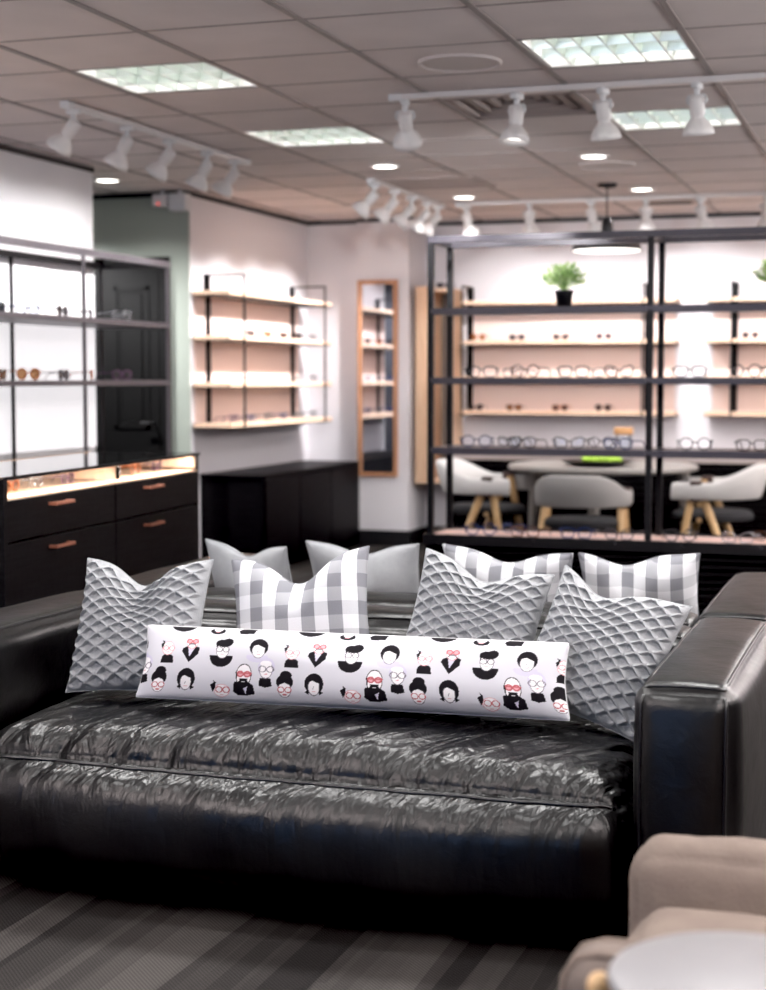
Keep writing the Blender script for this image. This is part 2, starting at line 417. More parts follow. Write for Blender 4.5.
x, y = GX0-2*GXS+GXS/2, GY0+2*GYS+GYS/2
t = thing('air_diffuser', 'square stepped air diffuser behind the front track spotlights', 'air vent', (x, y, H))
bm = bmesh.new(); w, d = GXS/2-.013, GYS/2-.007
box2(bm, (-w, -d, .08), (w, d, .1)); obj('backing', bm, M['vent_dark'], t)
bm = bmesh.new()
for k in range(4):
    s = 1-k*.235; z = .0+k*.012
    a, b_ = w*s, d*s; th = .032
    for p, q in (((-a, -b_, z), (-a+th, b_, z+.05)), ((a-th, -b_, z), (a, b_, z+.05)), ((-a, -b_, z), (a, -b_+th, z+.05)), ((-a, b_-th, z), (a, b_, z+.05))): box2(bm, p, q)
obj('fins', bm, M['vent_grey'], t)

def round_speaker(x, y, label):
    t = thing('ceiling_speaker', label, 'speaker', (x, y, H), 0)
    bm = bmesh.new(); lathe(bm, [(.165, 0), (.165, -.008), (.15, -.012), (.15, -.006)], 32); obj('rim', bm, M['tile'], t, True)
    bm = bmesh.new(); lathe(bm, [(0, -.012), (.1, -.010), (.15, -.006)], 32); obj('grille', bm, M['speaker_grille'], t, True)
round_speaker(-1.725, 6.12, 'round flush ceiling speaker left of the brightest louvred light')
round_speaker(-1.735, 9.3, 'distant round ceiling speaker above the pendant lamp')

t = thing('return_air_grille', 'flat grey return air grille above the third spotlight row', 'air vent', (-2.89, 9.8, H))
obj('frame', B(((-.3, -.27, -.01), (-.27, .27, 0)), ((.27, -.27, -.01), (.3, .27, 0)), ((-.3, -.27, -.01), (.3, -.25, 0)), ((-.3, .25, -.01), (.3, .27, 0))), M['vent_grey'], t)
obj('slats', B(*[((-.27, -.245+k*.05, -.007), (.27, -.215+k*.05, -.001)) for k in range(10)]), M['vent_grey'], t)
t = thing('slot_vent', 'dark narrow slot vent near the back wall at right', 'air vent', (-1.68, 11.4, H))
obj('frame', B(((-.17, -.09, -.008), (.17, -.07, 0)), ((-.17, .07, -.008), (.17, .09, 0)), ((-.17, -.09, -.008), (-.15, .09, 0)), ((.15, -.09, -.008), (.17, .09, 0))), M['vent_grey'], t)
obj('slats', B(*[((-.15, -.06+k*.03, -.006), (.15, -.045+k*.03, -.001)) for k in range(5)]), M['vent_dark'], t)

def downlight(x, y, label):
    t = thing('downlight', label, 'ceiling light', (x, y, H), 0, 'round recessed downlights')
    bm = bmesh.new(); lathe(bm, [(.09, 0), (.09, -.006), (.072, -.008), (.068, -.002)], 28); obj('trim_ring', bm, M['white_metal'], t, True)
    bm = bmesh.new(); lathe(bm, [(0, -.004), (.068, -.003)], 28); obj('lamp_disc', bm, M['glow_soft'], t)
for x, y, l in ((-2.97, 8.94, 'round downlight left of centre behind the small louvred light'), (-1.736, 8.91, 'round downlight above the pendant lamp and left of its cord'),
                (-1.737, 10.55, 'round downlight just right of the pendant lamp canopy'), (-2.963, 10.63, 'round downlight above the left end of the back spotlight row'),
                (-4.82, 9.02, 'round downlight over the side hall in front of the sage wall')):
    downlight(x, y, l)

# track lighting
def rail(name, a, b, label):
    t = thing(name, label, 'track rail', ((a[0]+b[0])/2, (a[1]+b[1])/2, H))
    cx, cy = t.location.x, t.location.y
    sx, sy = max(abs(a[0]-b[0])/2, .018), max(abs(a[1]-b[1])/2, .018)
    obj('channel', B(((-sx, -sy, -.028), (sx, sy, -.006))), M['white_metal'], t)
    ex, ey = (.03, .022) if sx > sy else (.022, .03)
    for s in (-1, 1):
        c = (s*(sx-.026), 0) if sx > sy else (0, s*(sy-.026))
        obj('end_cap', B(((c[0]-ex, c[1]-ey, -.034), (c[0]+ex, c[1]+ey, -.005))), M['white_plastic'], t)
spot_proto = None
def spot(x, y, yaw, tilt, label, group, sc=1.0):
    """spotlight hanging from a track; yaw = direction it aims (0 = +X), tilt from straight down"""
    t = thing('track_spotlight', label, 'spotlight', (x, y, H-.028), yaw, group)
    key = round(tilt, 2)
    if key not in spot.cache:
        parts = []
        bm = bmesh.new(); rbox(bm, (-.03, -.014, -.022), (.03, .014, 0), .004, 1); cyl(bm, (0, 0, -.02), (0, 0, -.05), .011, seg=12)
        parts.append(('adapter', bm, M['white_plastic']))
        bm = bmesh.new(); q = Matrix.Rotation(-tilt, 4, 'Y'); piv = Vector((0, 0, -.062))
        tb = bmesh.new(); lathe(tb, [(0, .018), (.023, .016), (.027, .008), (.027, -.048), (.022, -.054), (.026, -.062), (.042, -.08), (.053, -.1), (.057, -.12), (.053, -.12), (.048, -.1), (.036, -.08), (.02, -.066), (0, -.064)], 24)
        bmesh.ops.transform(tb, matrix=Matrix.Translation(piv) @ q, verts=tb.verts); merge(bm, tb)
        parts.append(('shade', bm, M['white_metal']))
        bm = bmesh.new(); lathe(bm, [(0, -.092), (.035, -.094), (.046, -.098)], 20)
        bmesh.ops.transform(bm, matrix=Matrix.Translation(piv) @ q, verts=bm.verts)
        parts.append(('bulb', bm, M['lamp_white']))
        bm = bmesh.new(); tube(bm, [(0, .03, -.045), (0, .036, -.062), (0, .03, -.075)], .005); tube(bm, [(0, -.03, -.045), (0, -.036, -.062), (0, -.03, -.075)], .005); tube(bm, [(0, -.03, -.046), (0, .03, -.046)], .006)
        parts.append(('yoke', bm, M['white_plastic']))
        spot.cache[key] = [(n, obj(n, b, m, t, True).data, m) for n, b, m in parts]
    else:
        for n, me, m in spot.cache[key]:
            obj(n, me, m, t)
    if sc != 1: t.scale = (sc, sc, sc)
    return t
spot.cache = {}
SP = []
rail('track_rail', (-3.615, 6.38), (-3.615, 8.42), 'white ceiling track at left carrying five spotlights aimed at the left wall')
for k, y in enumerate((6.46, 6.97, 7.43, 7.88, 8.24)):
    spot(-3.615, y, PI, R(38 if k % 2 == 0 else 30), f'white track spotlight, {ORD[k]} from the near end of the left ceiling track', 'left track spotlights', 1.12)
rail('track_rail', (-2.2, 6.7), (1.6, 6.7), 'white ceiling track crossing the front at right with four spotlights in view')
for k, x in enumerate((-2.134, -1.637, -1.27, -.883)):
    spot(x, 6.7, (R(100), R(250), R(75), R(80))[k], (R(40), R(8), R(14), R(12))[k], f'white track spotlight, {ORD[k]} from the left on the front ceiling track', 'front track spotlights', 1.15)
rail('track_rail', (-3.22, 9.4), (-3.22, 10.98), 'distant white ceiling track in line with the mirror, five spotlights turned left')
for k, y in enumerate((9.48, 9.88, 10.26, 10.6, 10.86)):
    spot(-3.22, y, PI+R(10), R(42), f'white track spotlight, {ORD[k]} from the near end of the row above the mirror', 'spotlights above the mirror', 1.2)
rail('track_rail', (-3.1, 10.93), (1.6, 10.93), 'white ceiling track along the back of the room above the black rack')
for k, x in enumerate((-3.03, -2.58, -2.148, -1.773, -1.407, -.977)):
    spot(x, 10.93, R(90) if k % 2 else R(60), R(24), f'white track spotlight, {ORD[k]} from the left along the back wall', 'back track spotlights', 1.2)

t = thing('emergency_light', 'white emergency light box with red indicator hanging by the hall corner', 'emergency light', (-4.66, 9.6, 2.4))
bm = bmesh.new(); rbox(bm, (.0, -.05, -.01), (.12, .05, .10), .008); obj('housing', bm, M['white_plastic'], t)
bm = bmesh.new(); rbox(bm, (-.12, -.045, .02), (-.01, .045, .10), .008); obj('lamp_box', bm, M['white_metal'], t)
for x in (-.065, .06):
    bm = bmesh.new(); cyl(bm, (x, 0, .1), (x, 0, .13), .012); obj('stem', bm, M['white_plastic'], t)
bm = bmesh.new(); bmesh.ops.create_uvsphere(bm, u_segments=10, v_segments=6, radius=.008, matrix=Matrix.Translation((-.075, -.046, .035))); obj('indicator', bm, M['red_led'], t, True, 'small glowing red indicator')

# pendant lamp
t = thing('pendant_lamp', 'black dome pendant lamp with white inside hanging over the round table', 'pendant lamp', (-1.9, 10.2, H))
bm = bmesh.new(); lathe(bm, [(0, 0), (.06, 0), (.06, -.022), (.02, -.03), (0, -.03)], 24); obj('canopy', bm, M['lamp_black'], t, True)
bm = bmesh.new(); tube(bm, [(0, 0, -.02), (0, 0, -.225)], .005); obj('cord', bm, M['lamp_black'], t)
bm = bmesh.new(); lathe(bm, [(0, -.19), (.02, -.19), (.034, -.215), (.038, -.27), (.03, -.285), (0, -.285)], 20); bmesh.ops.translate(bm, verts=bm.verts, vec=(0, 0, -.028)); obj('socket', bm, M['lamp_black'], t, True)
bm = bmesh.new(); lathe(bm, [(.02, -.28), (.12, -.295), (.185, -.32), (.215, -.36), (.222, -.395), (.217, -.395), (.209, -.362), (.18, -.326), (.118, -.302), (.02, -.288)], 40); bmesh.ops.translate(bm, verts=bm.verts, vec=(0, 0, -.028)); obj('lamp_shade', bm, M['lamp_black'], t, True)
bm = bmesh.new(); lathe(bm, [(.216, -.393), (.15, -.398), (0, -.4)], 40); bmesh.ops.translate(bm, verts=bm.verts, vec=(0, 0, -.028)); obj('diffuser', bm, M['lamp_white'], t, True, 'white glowing underside')

# ------------------------------------------------------------------ eyewear
def ring_pts(shape, cx, hw, hh, n=22):
    out = []
    e = {'round': 2.0, 'square': 3.6, 'cat': 2.8}[shape]
    for k in range(n):
        a = 2*PI*k/n; c, s = math.cos(a), math.sin(a)
        x = math.copysign(abs(c)**(2/e), c)*hw; z = math.copysign(abs(s)**(2/e), s)*hh
        if shape == 'cat': z += .006*(x/hw)*(1 if cx > 0 else -1)*(1 if z > 0 else .3)
        if shape == 'square' and z < 0: x *= .92
        out.append((cx+x, 0, z))
    return out
eye_cache = {}
def eyewear(shape, col, lens, loc, rotz, label, group, sc=1.0):
    kind = 'sunglasses' if lens in ('dark', 'brown') else 'eyeglasses'
    t = thing(kind, label, kind, loc, rotz, group); t.scale = (sc, sc, sc)
    key = (shape, col, lens)
    if key not in eye_cache:
        hw, hh = {'round': (.026, .0245), 'square': (.028, .0215), 'cat': (.028, .022)}[shape]
        zc = hh+.0035
        up = Matrix.Translation((0, 0, zc))
        thick = .003 if lens in ('dark', 'brown') else .0026
        bm = bmesh.new()
        for s in (-1, 1): tube(bm, ring_pts(shape, s*.036, hw, hh), thick, 5, True)
        tube(bm, [(-.010, -.001, .004), (-.005, -.003, .008), (.005, -.003, .008), (.010, -.001, .004)], thick, 5)
        for s in (-1, 1): tube(bm, [(s*(.036+hw-.002), 0, hh*.5), (s*.071, .002, hh*.55), (s*.072, .008, hh*.55)], thick, 5)
        bmesh.ops.transform(bm, matrix=up, verts=bm.verts)
        ms = [('rims', bm, EY[col])]
        for s in (-1, 1):
            bm = bmesh.new(); ps = ring_pts(shape, s*.036, hw, hh)
            c = bm.verts.new((s*.036, -.001, 0)); vs = [bm.verts.new(p) for p in ps]
            for k in range(len(vs)): bm.faces.new((c, vs[k], vs[(k+1) % len(vs)]))
            bmesh.ops.transform(bm, matrix=up, verts=bm.verts)
            ms.append(('lens', bm, LENS[lens]))
        for s in (-1, 1):
            bm = bmesh.new()
            tube(bm, [(s*.072, .004, hh*.55), (s*.072, .06, hh*.5), (s*.070, .095, hh*.3), (s*.068, .118, -zc+.003)], .0024, 5)
            bmesh.ops.transform(bm, matrix=up, verts=bm.verts)
            ms.append(('temple', bm, EY[col]))
        eye_cache[key] = [(n, obj(n, b, m, t, True).data, m) for n, b, m in ms]
    else:
        for n, me, m in eye_cache[key]: obj(n, me, m, t)
    return t
CN = {'black': 'black', 'tortoise': 'tortoiseshell', 'navy': 'navy', 'amber': 'amber', 'silver': 'silver', 'plum': 'plum', 'charcoal': 'charcoal'}
SH = {'round': 'round', 'square': 'squared', 'cat': 'upswept'}
def eye_row(specs, place, where, group, sc, start=0):
    """specs: list of (shape, colour, lens); place(k) -> (loc, rotz)"""
    for k, (s, c, l) in enumerate(specs):
        loc, rz = place(k)
        kind = 'sunglasses' if l in ('dark', 'brown') else 'eyeglasses'
        eyewear(s, c, l, loc, rz, f'{CN[c]} {SH[s]} {kind}, {ORD[k+start]} from {where}', group, sc)

# ------------------------------------------------------------------ black rack at right
RX, RY = (-2.345, -1.236, -.14), (7.8, 8.15)
t = thing('display_rack', 'tall black steel display rack with open shelves behind the sofa', 'display rack', (0, 0, 0))
pw = .0145
for x in RX:
    for y in RY:
        obj('post', B(((x-pw, y-.015, 0), (x+pw, y+.015, 2.0))), M['black_metal'], t)
for y in RY:
    obj('top_rail', B(((RX[0]-pw, y-.016, 1.978), (RX[2]+pw, y+.016, 2.012))), M['rack_metal'], t)
for x in RX:
    obj('side_rail', B(((x-.014, RY[0], 1.979), (x+.014, RY[1], 2.011))), M['rack_metal'], t)
for z in (1.65, 1.302, .948):
    for k in range(2):
        s = obj('shelf', B(((RX[k]+.0, RY[0]-.018, z-.022), (RX[k+1]-.0, RY[1]+.018, z))), M['rack_metal'], t)
        obj('shelf_edge', B(((RX[k]+pw, RY[0]-.024, z-.033), (RX[k+1]-pw, RY[0]-.0, z+.001))), M['rack_metal'], s)
t['label'] = 'tall black steel display rack with open shelves and slatted base behind the sofas'
# slatted base with open tray on top
bm = bmesh.new(); box2(bm, (RX[0]-.02, RY[0]-.005, .03), (RX[2]+.02, RY[1]+.01, .45))
for k in range(11):
    rbox(bm, (RX[0]-.022, RY[0]-.028, .05+k*.036), (RX[2]+.022, RY[0]-.004, .05+k*.036+.028), .004, 1)
obj('slatted_cabinet', bm, M['black_panel'], t)
bm = bmesh.new()
box2(bm, (RX[0]-.03, RY[0]-.04, .455), (RX[2]+.03, RY[0]-.015, .508)); box2(bm, (RX[0]-.03, RY[1]+.012, .455), (RX[2]+.03, RY[1]+.03, .508))
box2(bm, (RX[0]-.03, RY[0]-.015, .455), (RX[0]-.01, RY[1]+.012, .508)); box2(bm, (RX[2]+.01, RY[0]-.015, .455), (RX[2]+.03, RY[1]+.012, .508))
tr = obj('tray_frame', bm, M['black_metal'], t)
obj('tray_floor', B(((RX[0]-.01, RY[0]-.015, .455), (RX[2]+.01, RY[1]+.012, .50))), M['peach_tray'], t)
for x in (-1.80, -1.39, -1.06, -.69):
    bm = bmesh.new(); cyl(bm, (x, RY[0]-.04, .492), (x, RY[0]-.046, .492), .007, seg=12); obj('lock', bm, M['chrome'], tr)

Yg = 7.83
def rx(px):  # spacing of the pairs along the rack
    return -2.337+(px-432)*.005
rows = [('upper glasses shelf of black rack', 1.302, [482, 527, 576, 621, 690, 743], [('square', 'black', 'clear'), ('round', 'tortoise', 'clear'), ('square', 'charcoal', 'clear'), ('cat', 'tortoise', 'clear'), ('square', 'black', 'clear'), ('round', 'black', 'clear')]),
        ('lower glasses shelf of black rack', .948, [477, 524, 572, 621, 696, 750], [('round', 'navy', 'blue'), ('square', 'black', 'blue'), ('cat', 'charcoal', 'blue'), ('square', 'navy', 'blue'), ('round', 'black', 'clear'), ('square', 'black', 'clear')]),
        ('tray at foot of black rack', .50, [482, 528, 580, 623, 683, 738], [('round', 'navy', 'blue'), ('square', 'tortoise', 'clear'), ('square', 'navy', 'blue'), ('cat', 'charcoal', 'blue'), ('round', 'charcoal', 'blue'), ('cat', 'silver', 'blue')])]
for w, z, ps, sp in rows:
    eye_row(sp, lambda k: ((rx(ps[k]), Yg, z+.001), R([14, -10, 6, -16, 9, -8][k])), 'left, ' + w, 'glasses on the ' + w, 1.18)
    ps2 = [p+24 for p in ps]
    sp2 = [sp[(k+2) % 6] for k in range(6)]
    for k in range(6):
        if w.startswith('tray') and k in (2,): continue
        if k in (1, 3, 4): continue
        kind = 'eyeglasses'
        eyewear(*sp2[k], (rx(ps2[k])+.005, Yg+.19, z+.001), R([-12, 8, -6, 14, 7, 10][k]),
                f'{CN[sp2[k][1]]} {SH[sp2[k][0]]} {kind} behind the {ORD[k]} pair, {w}', 'glasses on the ' + w, 1.0)

def plant(name_label, loc, seed):
    rnd = random.Random(seed)
    t = thing('potted_plant', name_label, 'potted plant', loc)
    bm = bmesh.new(); lathe(bm, [(0, 0), (.034, 0), (.045, .075), (.048, .078), (.048, .088), (.042, .088), (.040, .076), (0, .076)], 20); obj('pot', bm, M['pot'], t, True)
    bm = bmesh.new(); lathe(bm, [(0, .08), (.041, .0775)], 16); obj('soil', bm, M['soil'], t)
    for nm, mt, cnt in (('foliage', 'leaf', 150), ('foliage', 'leaf_light', 110)):
        bm = bmesh.new()
        for _ in range(cnt):
            a = rnd.uniform(0, 2*PI); el = math.acos(rnd.uniform(-.25, 1)); rr = .105*rnd.uniform(.45, 1)
            c = Vector((math.cos(a)*math.sin(el)*rr*1.1, math.sin(a)*math.sin(el)*rr*1.1, .135+math.cos(el)*rr*.85))
            d = (c-Vector((0, 0, .09))).normalized(); side = d.cross(Vector((rnd.uniform(-1, 1), rnd.uniform(-1, 1), rnd.uniform(-1, 1)))).normalized()
            L_ = rnd.uniform(.022, .036); wd = L_*.36; nrm = d.cross(side)
            ps = [c-d*L_*.5, c+side*wd*.8-d*L_*.1+nrm*.003, c+side*wd*.6+d*L_*.25, c+d*L_*.5-nrm*.004, c-side*wd*.6+d*L_*.25, c-side*wd*.8-d*L_*.1+nrm*.003]
            bm.faces.new([bm.verts.new(p) for p in ps])
            if rnd.random() < .3:
                tube(bm, [(0, 0, .08), c*.6+Vector((0, 0, .04)), c], .0012, 4)
        o = obj(nm, bm, M[mt], t); o['kind'] = 'stuff'
    return t
plant('small bushy green plant in a black pot on the left top shelf of the rack', (-1.695, 7.96, 1.651), 3)
plant('small bushy green plant cut off by the right edge of the photo', (-.655, 7.96, 1.651), 5)

# ------------------------------------------------------------------ shelf units in pale wood
def shelf_unit(label, L0, L1, ups, zs, depth, rot, loc, panel):
    """local: x along the wall, y = 0 at wall, -depth toward the room"""
    t = thing('wall_shelf_unit', label, 'shelf unit', loc, rot)
    for z in zs:
        s = obj('shelf', B(((L0, -depth, z-.028), (L1, -.012, z))), M['wood'], t)
        obj('edge_strip', B(((L0, -depth+.004, z-.036), (L1, -.016, z-.0285))), M['black_panel'], s)
    for x in ups:
        obj('upright', B(((x-.022, -.03, zs[-1]-.03), (x+.022, -.002, zs[0]+.12))), M['black_panel'], t)
        bm = bmesh.new(); w = .006; d = depth+.006
        box2(bm, (x-w, -d-w, zs[0]+.108), (x+w, -.03, zs[0]+.12)); box2(bm, (x-w, -d-w, zs[-1]-.035), (x+w, -d+w, zs[0]+.12)); box2(bm, (x-w, -d, zs[-1]-.042), (x+w, -.03, zs[-1]-.0365))
        obj('bracket_loop', bm, M['black_metal'], t)
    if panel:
        obj('back_panel', B(((L0+.03, -.012, zs[-1]-.0), (L1-.03, -.001, zs[0]-.03))), M['peach'], t)  # added panel; its pink stands in for light bounced off the wood
    return t
ZS = (1.89, 1.585, 1.285, 1.045)
ZS = (1.89, 1.587, 1.315, 1.05)
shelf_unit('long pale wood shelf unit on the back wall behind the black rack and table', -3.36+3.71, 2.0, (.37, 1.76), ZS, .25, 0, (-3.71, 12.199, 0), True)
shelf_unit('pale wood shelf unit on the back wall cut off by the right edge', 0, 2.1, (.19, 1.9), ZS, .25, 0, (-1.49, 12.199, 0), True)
WZ = (1.878, 1.582, 1.27, 1.0)
# on the white wall (x = -4.58): local x -> +Y, local -y -> +X
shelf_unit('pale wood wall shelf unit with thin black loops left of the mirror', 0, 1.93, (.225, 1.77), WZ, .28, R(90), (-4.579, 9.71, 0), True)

for z, w, xs in ((1.587, 'upper shelf of long back wall unit', [-3.23, -2.92, -2.58, -2.25]), (1.05, 'bottom shelf of long back wall unit', [-3.25, -2.94, -2.58, -2.25])):
    sp = [('round', 'amber', 'brown'), ('square', 'charcoal', 'dark'), ('cat', 'tortoise', 'dark'), ('round', 'plum', 'dark')] if z > 1.3 else [('cat', 'tortoise', 'dark'), ('square', 'tortoise', 'brown'), ('square', 'amber', 'dark'), ('round', 'tortoise', 'dark')]
    eye_row(sp, lambda k: ((xs[k], 12.0, z+.001), 0), 'left, ' + w, 'sunglasses on the back wall', .95)
eye_row([('round', 'tortoise', 'dark'), ('square', 'black', 'dark')], lambda k: ((-1.17+k*.19, 12.0, 1.588), 0), 'left, right back wall unit', 'sunglasses on the back wall', .95)
for r_, (z, w) in enumerate(((1.582, 'second shelf of wall unit left of mirror'), (1.27, 'third shelf of wall unit left of mirror'), (1.0, 'bottom shelf of wall unit left of mirror'))):
    cs = [('round', 'navy', 'blue'), ('square', 'black', 'dark'), ('cat', 'amber', 'brown'), ('square', 'tortoise', 'dark'), ('round', 'black', 'dark'), ('cat', 'black', 'clear')]
    if r_: cs = [('round', 'plum', 'clear'), ('square', 'navy', 'blue'), ('round', 'silver', 'clear'), ('cat', 'navy', 'blue'), ('square', 'silver', 'clear'), ('round', 'charcoal', 'clear')]
    eye_row(cs, lambda k: ((-4.36, 9.9+k*.3, z+.001), R(90)), 'near end, ' + w, 'glasses on the ' + w, 1.0)

# tall wooden niche box at the right side of the column
t = thing('shelf_niche', 'tall narrow pale wood niche beside the black rack post at the column', 'wooden niche', (0, 0, 0))
obj('side_panel', B(((-3.665, 11.78, .49), (-3.57, 12.19, 2.0))), M['wood_v'], t)
obj('side_panel', B(((-3.42, 11.9, .49), (-3.4, 12.19, 1.98))), M['wood_v'], t)
obj('top_panel', B(((-3.57, 11.88, 1.965), (-3.42, 12.19, 1.99))), M['wood'], t)
obj('bottom_panel', B(((-3.57, 11.82, .49), (-3.42, 12.19, .52))), M['wood'], t)
obj('back_panel', B(((-3.57, 12.17, .52), (-3.42, 12.19, 1.965))), M['taupe'], t)
eyewear('square', 'black', 'dark', (-3.5, 12.0, 1.991), 0, 'black sunglasses lying on top of the tall wooden niche', 'sunglasses on the back wall', .95)

# mirror on the column
t = thing('wall_mirror', 'tall narrow wood framed mirror on the white column', 'mirror', (-3.95, 11.749, 0))
a, b, c, d, w = -.165, .155, .54, 2.05, .03
obj('frame', B(((a, -.03, c), (a+w, 0, d)), ((b-w, -.03, c), (b, 0, d)), ((a+w, -.03, c), (b-w, 0, c+w)), ((a+w, -.03, d-w), (b-w, 0, d))), M['mirror_wood'], t)
obj('mirror_glass', B(((a+w, -.014, c+w), (b-w, -.006, d-w))), M['mirror_glass'], t)

# low black cabinets
t = thing('low_cabinet', 'low black cabinet under the wall shelf unit left of the mirror', 'cabinet', (0, 0, 0))
obj('carcass', B(((-4.575, 9.83, 0), (-4.12, 11.73, .63))), M['black_wood'], t)
obj('worktop', B(((-4.575, 9.82, .63), (-4.10, 11.735, .655))), M['black_wood'], t)
for k in range(3): obj('door', B(((-4.12, 9.84+k*.63, .03), (-4.104, 9.84+k*.63+.62, .622))), M['black_wood'], t)
t = thing('credenza', 'long black credenza along the back wall behind the round table', 'credenza', (0, 0, 0))
obj('carcass', B(((-3.38, 11.8, 0), (2.0, 12.18, .68))), M['black_panel'], t)
obj('worktop', B(((-3.385, 11.78, .68), (2.0, 12.18, .72))), M['vent_grey'], t)
for k in range(9):
    bm = bmesh.new()
    for q in range(12): box2(bm, (-3.37+k*.595, 11.782, .05+q*.05), (-3.37+k*.595+.585, 11.8, .05+q*.05+.042))
    obj('door', bm, M['black_panel'], t)

# ------------------------------------------------------------------ round table, bowl, jar, chairs
t = thing('round_table', 'round grey meeting table between the pale chairs', 'table', (-1.94, 10.35, 0))
bm = bmesh.new(); lathe(bm, [(0, .70), (.585, .70), (.61, .708), (.615, .722), (.61, .737), (.595, .74), (0, .74)], 64); smooth_angle(obj('tabletop', bm, M['table_grey'], t))
for a, q in ((28, 1), (152, 1), (270, .6)):
    bm = bmesh.new(); c, s = math.cos(R(a)), math.sin(R(a)); cyl(bm, (c*.6*q, s*.5*q, 0), (c*.56*q, s*.45*q, .70), .028, .04, 16); smooth_angle(obj('leg', bm, M['table_grey'], t))
t = thing('decorative_bowl', 'shallow black bowl of green moss on the round table', 'bowl', (-1.93, 10.12, .741)); t.scale = (1, 1, .6)
bm = bmesh.new(); lathe(bm, [(0, 0), (.1, 0), (.2, .03), (.235, .055), (.228, .058), (.19, .04), (.1, .02), (0, .018)], 36); obj('bowl', bm, M['bowl'], t, True)
bm = bmesh.new(); rnd = random.Random(2)
for k in range(26):
    a = rnd.uniform(0, 2*PI); r = rnd.uniform(0, .14)
    bmesh.ops.create_icosphere(bm, subdivisions=2, radius=rnd.uniform(.025, .035), matrix=Matrix.Translation((math.cos(a)*r, math.sin(a)*r, .066)))
o = obj('moss', bm, M['moss'], t, True); o['kind'] = 'stuff'
t = thing('glass_jar', 'clear glass jar with a wooden lid on the round table', 'jar', (-1.87, 10.72, .741))
bm = bmesh.new(); lathe(bm, [(0, 0), (.05, 0), (.056, .01), (.056, .16), (.05, .185)], 24); obj('glass', bm, M['jar_glass'], t, True)
bm = bmesh.new(); lathe(bm, [(0, .18), (.06, .18), (.065, .186), (.065, .222), (.06, .228), (0, .228)], 24); obj('lid', bm, M['cork'], t, True)

def dining_chair(label, loc, rotz, fabric):
    """faces -Y at rotz 0; wraparound shell on four splayed oak legs"""
    t = thing('dining_chair', label, 'chair', loc, rotz, 'pale tub chairs round the table')
    bm = bmesh.new(); n = 40; rings = []
    for k in range(n+1):
        a = R(-128)+R(256)*k/n; u = abs(a)/R(128)     # 0 at the back centre
        x, y = math.sin(a)*.29, math.cos(a)*.27
        if abs(a) > R(90): x = math.copysign(.29-.02*(abs(a)-R(90)), a); y = -(abs(a)-R(90))*.30
        s = max(0, min(1, (u-.18)/.5)); s = s*s*(3-2*s)
        top = .775-.105*s; bot = .565; lean = .05*(1-s)
        nx, ny = (x/.29, y/.27); l = math.hypot(nx, ny) or 1; nx /= l; ny /= l
        th = .026
        prof = [(-th*.7, bot), (th*.7, bot), (th, bot+.012), (th+lean*.6, (bot+top)/2), (th*.9+lean, top-.018), (lean+th*.5, top-.003), (lean-th*.5, top), (lean-th, top-.012), (-th+lean*.3, (bot+top)/2), (-th, bot+.012)]
        rings.append([bm.verts.new((x+nx*o_, y+ny*o_, z)) for o_, z in prof])
    for A, Bv in zip(rings, rings[1:]):
        m_ = len(A)
        for q in range(m_): bm.faces.new((A[q], A[(q+1) % m_], Bv[(q+1) % m_], Bv[q]))
    bm.faces.new(rings[0]); bm.faces.new(rings[-1][::-1])
    smooth_angle(obj('backrest', bm, fabric, t), 60)
    bm = bmesh.new(); lathe(bm, [(0, .42), (.22, .42), (.25, .435), (.25, .465), (.225, .485), (0, .49)], 36); smooth_angle(obj('seat', bm, M['dark_seat'], t))
    for s in (-1, 1):
        bm = bmesh.new(); rbox(bm, (s*.272-.034, -.10, .555), (s*.272+.034, -.03, .678), .006); obj('strap', bm, M['strap'], t, False, 'dark brown leather strap')
        for y0, y1, z1 in ((-.08, -.2, .66), (-.02, .2, .57)):
            bm = bmesh.new(); cyl(bm, (s*.285, y1, 0), (s*.255, y0, z1), .017, .026, 14); smooth_angle(obj('leg', bm, M['oak'], t))
        bm = bmesh.new(); cyl(bm, (s*.25, -.05, .44), (s*.12, -.02, .43), .016, .016, 10); obj('seat_bracket', bm, M['oak'], t)
    return t
dining_chair('pale grey tub chair at the left of the round table, facing right', (-2.62, 10.02, 0), R(90), M['chair_fabric_light'])
dining_chair('grey tub chair seen from behind, its back toward the black rack', (-1.92, 9.6, 0), R(180), M['chair_fabric']).scale = (.92, .94, .935)
dining_chair('pale grey tub chair at the right of the round table, facing left', (-1.19, 10.02, 0), R(-90), M['chair_fabric_light'])

# ------------------------------------------------------------------ left rack and display counter
t = thing('wall_rack', 'black steel wall rack of open shelves before the bright left wall', 'display rack', (0, 0, 0))
xs, ys = (-4.13, -4.56), (5.6, 7.46, 8.44)
for y in ys:
    for x in xs:
        obj('post', B(((x-.008, y-.008, 0), (x+.008, y+.008, 1.95))), M['rail_grey'] if x == xs[0] else M['black_metal'], t)
for x in xs: obj('top_rail', B(((x-.016, ys[0]-.012, 1.935), (x+.016, ys[-1]+.016, 1.97))), M['rail_grey'] if x == xs[0] else M['black_metal'], t)
for y in (ys[0], ys[-1]): obj('side_rail', B(((xs[1], y-.014, 1.932), (xs[0], y+.014, 1.97))), M['black_metal'], t)
for z in (1.615, 1.287):
    obj('shelf', B(((xs[1]-.012, ys[0]-.012, z-.027), (xs[0]+.014, ys[-1]+.014, z))), M['rail_grey'], t)
